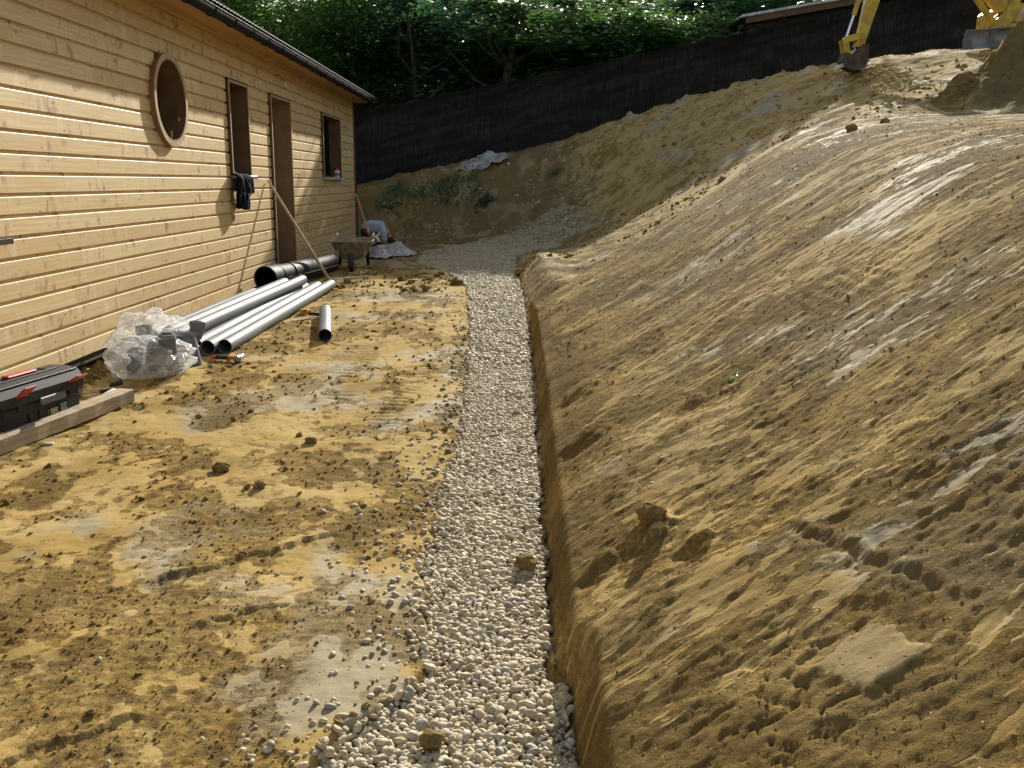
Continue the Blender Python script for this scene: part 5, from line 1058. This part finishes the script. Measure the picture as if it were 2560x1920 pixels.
def film_bag(name, c, r, label, cat, seed, sharp=.16, pk=None):
    V_, F_ = ico(6); d_ = V_.copy(); z_ = d_[:,2]
    a1 = np.abs(gn(d_[:,0]*1.5+seed, d_[:,1]*1.5+d_[:,2]*1.4, seed)); a2 = np.abs(gn(d_[:,0]*2.9-d_[:,2]*2, d_[:,1]*3+seed, seed+1)); a3 = np.abs(gn(d_[:,0]*6+d_[:,2]*5, d_[:,1]*6-d_[:,2]*4, seed+2))
    k_ = 1+sharp*(1.7*(.35-a1)+1.0*(.3-a2)+.30*(.3-a3))
    P = d_*k_[:,None]*np.array(r)[None]
    if pk:
        for (dx_,dy_,dz_,s_,w_) in pk: dd_ = np.array([dx_,dy_,dz_]); dd_ = dd_/np.linalg.norm(dd_); P += dd_[None]*(s_*np.exp(-(1-d_@dd_)/w_))[:,None]
    P += np.array(c)[None]; gz = H(P[:,0],P[:,1],False)+.012; P[:,2] = np.where(P[:,2] < gz, gz+.002*gn(P[:,0]*20,P[:,1]*20,4), P[:,2])
    o_ = np_mesh(name, P, F_, M_film); tag(o_, label, cat); return o_
gz = Hs(-2.65,6.5)
film_bag('plastic_bag', (-2.655,6.50,gz+.115), (.265,.26,.135), 'clear plastic bag of grey pipe fittings, the front one of two', 'plastic bag', 31, .30, [(-.9,-.2,.5,.05,.06),(.9,.1,.2,.07,.05),(-.2,-.9,-.3,.04,.05),(-.7,.2,.9,.05,.04)])
film_bag('plastic_bag', (-2.80,6.96,gz+.17), (.28,.25,.165), 'clear plastic bag slumped against the wall boards behind the other', 'plastic bag', 57, .34, [(-.5,0,.9,.06,.06),(.2,-.1,1,.08,.04),(-.9,-.2,.0,.04,.06),(.9,.1,.4,.06,.05)])
def fitting(c, ang, tilt, r, L, label, elbow=True):
    M_ = Matrix.Translation(c) @ Matrix.Rotation(R(ang),4,'Z') @ Matrix.Rotation(R(tilt),4,'Y'); e = empty('pipe_fitting', c); tag(e, label, 'pipe fitting', 'grey fittings inside the plastic bags')
    b = MB(); p = lambda x_,y_,z_: M_@Vector((x_,y_,z_))
    if elbow: pts = [p(0,0,0),p(L*.4,0,0),p(L*.6,0,L*.08),p(L*.75,0,L*.25),p(L*.8,0,L*.45),p(L*.8,0,L*.8)]
    else: pts = [p(0,0,0),p(L*.5,0,0),p(L,0,0)]
    b.ring(pts, r, 22, cap=False); b.ring(pts, r*.9, 22, cap=False); b.build('elbow' if elbow else 'sleeve', M_pvc, e, smooth=True)
    b = MB(); dd_ = (pts[1]-pts[0]).normalized(); b._hol(pts[0]-dd_*.01, pts[0]+dd_*.035, dd_, r*1.14, r*.9, 22); dd_ = (pts[-1]-pts[-2]).normalized(); b._hol(pts[-1]-dd_*.035, pts[-1]+dd_*.005, dd_, r*1.14, r*.9, 22); b.build('socket_ring', M_pvc, e, smooth=True)
fitting((-2.62,6.40,gz+.10), 15, -10, .055, .20, 'grey elbow fitting in the middle of the front bag'); fitting((-2.78,6.46,gz+.09), 100, 20, .05, .16, 'grey elbow fitting at the left of the front bag')
fitting((-2.50,6.46,gz+.16), 60, 70, .055, .13, 'upright grey sleeve at the right of the front bag', False); fitting((-2.68,6.62,gz+.17), -20, 5, .05, .16, 'grey elbow fitting on top of the others in the front bag')
fitting((-2.60,6.90,gz+.20), 30, 10, .055, .18, 'grey elbow fitting high in the rear bag'); fitting((-2.66,7.02,gz+.08), -60, 60, .055, .16, 'grey sleeve at the right of the rear bag', False); fitting((-2.85,6.95,gz+.12), 120, 0, .055, .18, 'grey elbow fitting low in the rear bag')
e = empty('pipe_offcut', (-2.42,6.75,.06)); tag(e, 'stub of grey pipe standing upright between bags and long pipes', 'pipe offcut')
b = MB(); b._hol(Vector((-2.44,6.80,Hs(-2.43,6.8)-.01)), Vector((-2.49,6.83,Hs(-2.43,6.8)+.20)), Vector((-.22,.13,1)).normalized(), .060, .055, 30); b.build('tube', M_pvc, e, smooth=True)
# bottle ends at the left edge, in front of the toolbox
for i, (x_, y_, lb) in enumerate(((-2.865,4.70,'clear plastic scrap at the left picture edge, larger one beside the toolbox'),(-2.80,4.79,'clear plastic scrap between toolbox and beam, smaller one'))):
    film_bag('plastic_scrap', (x_,y_,Hs(x_,y_)+.05), (.05,.05,.055-.015*i), lb, 'plastic scrap', 71+i, .4)
# hammer, tape, saw
hm = empty('club_hammer', (-2.25,6.93,.06)); tag(hm, 'club hammer with orange and black handle lying on the clay before the pipes', 'hammer')
h0 = Vector((-2.360,6.955,Hs(-2.36,6.95)+.022)); h1 = Vector((-2.135,6.925,Hs(-2.14,6.92)+.030)); hd_ = (h1-h0).normalized()
b = MB(); b.ring([h0,h0+hd_*.01,h0+hd_*.04],[.012,.017,.017],12); b.ring([h0.lerp(h1,.62),h0.lerp(h1,.97)],[.015,.012],12); b.build('orange_handle', M_orange, hm, smooth=True)
b = MB(); b.ring([h0.lerp(h1,.17),h0.lerp(h1,.40),h0.lerp(h1,.62)],[.0175,.0165,.0165],12); b.build('black_grip', M_black, hm, smooth=True)
b = MB(); Mx = Matrix.Translation(h1+Vector((0,0,.004))) @ Matrix.Rotation(math.atan2(hd_.y,hd_.x),4,'Z'); b.box((-.022,-.055,-.022),(.022,.055,.022), Mx, .006); b.build('head', M_steel, hm)
b = MB(); b.box((.0225,-.03,-.018),(.03,.03,.018), Mx, .003); b.build('end_cap', M_alu, hm)
tp = empty('tape_measure', (-2.14,9.25,.11)); tag(tp, 'yellow and black tape measure lying on the clay left of the short pipe', 'tape measure')
Mx = Matrix.Translation((-2.14,9.25,Hs(-2.14,9.25)+.022)) @ Matrix.Rotation(R(12),4,'Z'); b = MB(); b.box((-.055,-.03,-.03),(.04,.03,.03), Mx, .010); b.build('case', M_yelp, tp)
b = MB(); b.box((-.02,-.032,-.022),(.015,.032,.022), Mx, .003); b.box((.0405,-.022,-.022),(.055,.022,.02), Mx, .004); b.build('grip', M_black, tp)
sw = empty('saw', (-2.0,9.0,.1)); tag(sw, 'small saw with orange and black handle lying against the short pipe', 'saw')
sz = Hs(-2.05,8.95)+.018
b = MB(); b.ring([(-2.09,9.02,sz+.03),(-2.04,9.0,sz+.03)], .017, 10); b.build('orange_handle', M_orange, sw, smooth=True); b = MB(); b.ring([(-2.04,9.0,sz+.03),(-1.93,8.97,sz+.025)], .018, 10); b.build('black_handle', M_black, sw, smooth=True)
b = MB(); b.add([(-1.93,8.93,sz),(-2.17,8.74,sz-.004),(-2.17,8.77,sz-.004),(-1.96,8.99,sz),(-1.93,8.93,sz+.003),(-2.17,8.74,sz-.001),(-2.17,8.77,sz-.001),(-1.96,8.99,sz+.003)],[(0,3,2,1),(4,5,6,7),(0,1,5,4),(1,2,6,5),(2,3,7,6),(3,0,4,7)]); b.build('saw_blade', noisy('bright_steel', (.7,.72,.75), (.6,.6,.62), 20, .25, 0, metal=.6), sw)
b = MB(); b.box((-.09,-.03,0),(.09,.03,.028), Matrix.Translation((-2.22,12.35,Hs(-2.22,12.35)-.003)) @ Matrix.Rotation(R(20),4,'Z'), .004); tag(b.build('wood_offcut', M_handle, None), 'small offcut of pale wood on the ground behind the grey pipes', 'offcut')
V_, F_ = I2; tag(np_mesh('plaster_chip', V_*np.array([.035,.018,.006])+np.array([-2.545,4.77,Hs(-2.545,4.77)+.006]), F_, M_white), 'small white chip lying in front of the timber beam', 'chip')

# ------------------------------------------------------------------ plants
def plant_mesh(seed, n, r, ls, lf, narrow=1.0):
    rg = np.random.default_rng(seed); az = rg.uniform(0,2*np.pi,n); d = np.stack([np.cos(az),np.sin(az),rg.uniform(-.1,.9,n)],-1); d /= np.linalg.norm(d,axis=1)[:,None]
    P = rg.normal(size=(n,3))*np.array([r,r,r*.3]); P[:,2] = np.abs(P[:,2])+.01
    up = np.stack([rg.normal(0,.3,n),rg.normal(0,.3,n),np.ones(n)],-1); s_ = np.cross(up,d); s_ /= np.linalg.norm(s_,axis=1)[:,None]; Rm = np.stack([d,s_,np.cross(d,s_)],-1)
    S = (ls*rg.uniform(.6,1.3,n))[:,None]*np.array([1,narrow,1]); v, f, k_ = scatter((LV,LFc), P, S, Rm); return v, f, np.repeat(rg.uniform(0,1,n),k_)
def plant(name, x_, y_, seed, n, r, ls, mi, label, narrow=1., group=None):
    v, f, t = plant_mesh(seed, n, r, ls, LF[mi], narrow); z_ = H(v[:,0]*0+x_+v[:,0], y_+v[:,1]); v = v+np.stack([np.full(len(v),x_),np.full(len(v),y_),z_],-1)
    o_ = np_mesh(name, v, f, LF[mi], smooth=False, attr=[('tint','FLOAT',t)]); tag(o_, label, 'plant', group); return o_
VV_, FF_, TT_ = [], [], []; k0 = 0
for i in range(30):
    x_ = random.uniform(-3.3,-.9); y_ = 22.35+(x_+3.3)*.10+random.gauss(0,.22); n_ = random.randint(14,40); v, f, t = plant_mesh(500+i, n_, random.uniform(.06,.16), random.uniform(.05,.10), LF[1]); v = v+np.stack([np.full(len(v),x_),np.full(len(v),y_),H(v[:,0]+x_,v[:,1]+y_)],-1)
    VV_.append(v); FF_.append(f+k0); TT_.append(t); k0 += len(v)
tag(np_mesh('weeds', np.concatenate(VV_), np.concatenate(FF_), LF[1], smooth=False, attr=[('tint','FLOAT',np.concatenate(TT_))]), 'patch of leafy green weeds along the shaded slope below the fence', 'weeds', kind='stuff')
vs = []; 
for i in range(16):
    x_ = random.uniform(-3.3,-1.9); y_ = 22.1+(x_+3.3)*.1+random.gauss(0,.08); vs.append((x_,y_,Hs(x_,y_)+random.uniform(.06,.16)))
v, f, kk = scatter(I1, np.array(vs), np.full((len(vs),3),.015), rotm(len(vs))); tag(np_mesh('yellow_flowers', v, f, mat('yellow_petals', (.75,.62,.08), .6)), 'scatter of tiny yellow flower heads among the weeds', 'flowers', kind='stuff')
plant('weed_plant', -.72, 21.9, 12, 60, .10, .13, 0, 'dark green weed growing alone right of the weed patch', group=None)
plant('grass_tuft', .93, 22.1, 13, 40, .07, .11, 1, 'small green grass tuft high on the slope below the fence', .35)
plant('seedling', .965, 3.90, 14, 16, .030, .030, 1, 'tiny bright green seedling growing halfway up the near bank', .7)
plant('seedling', 2.42, 5.62, 15, 7, .02, .02, 1, 'tiny green sprig near the crest of the bank', .6)
b = MB(); x_, y_ = 5.2, 11.0; z_ = Hs(x_,y_); b.ring([(x_,y_,z_-.02),(x_+.03,y_,z_+.10),(x_-.01,y_,z_+.24)], [.006,.005,.003], 6); tag(b.build('twig', M_bark, None), 'thin bare twig standing up from the terrace above the bank', 'twig')
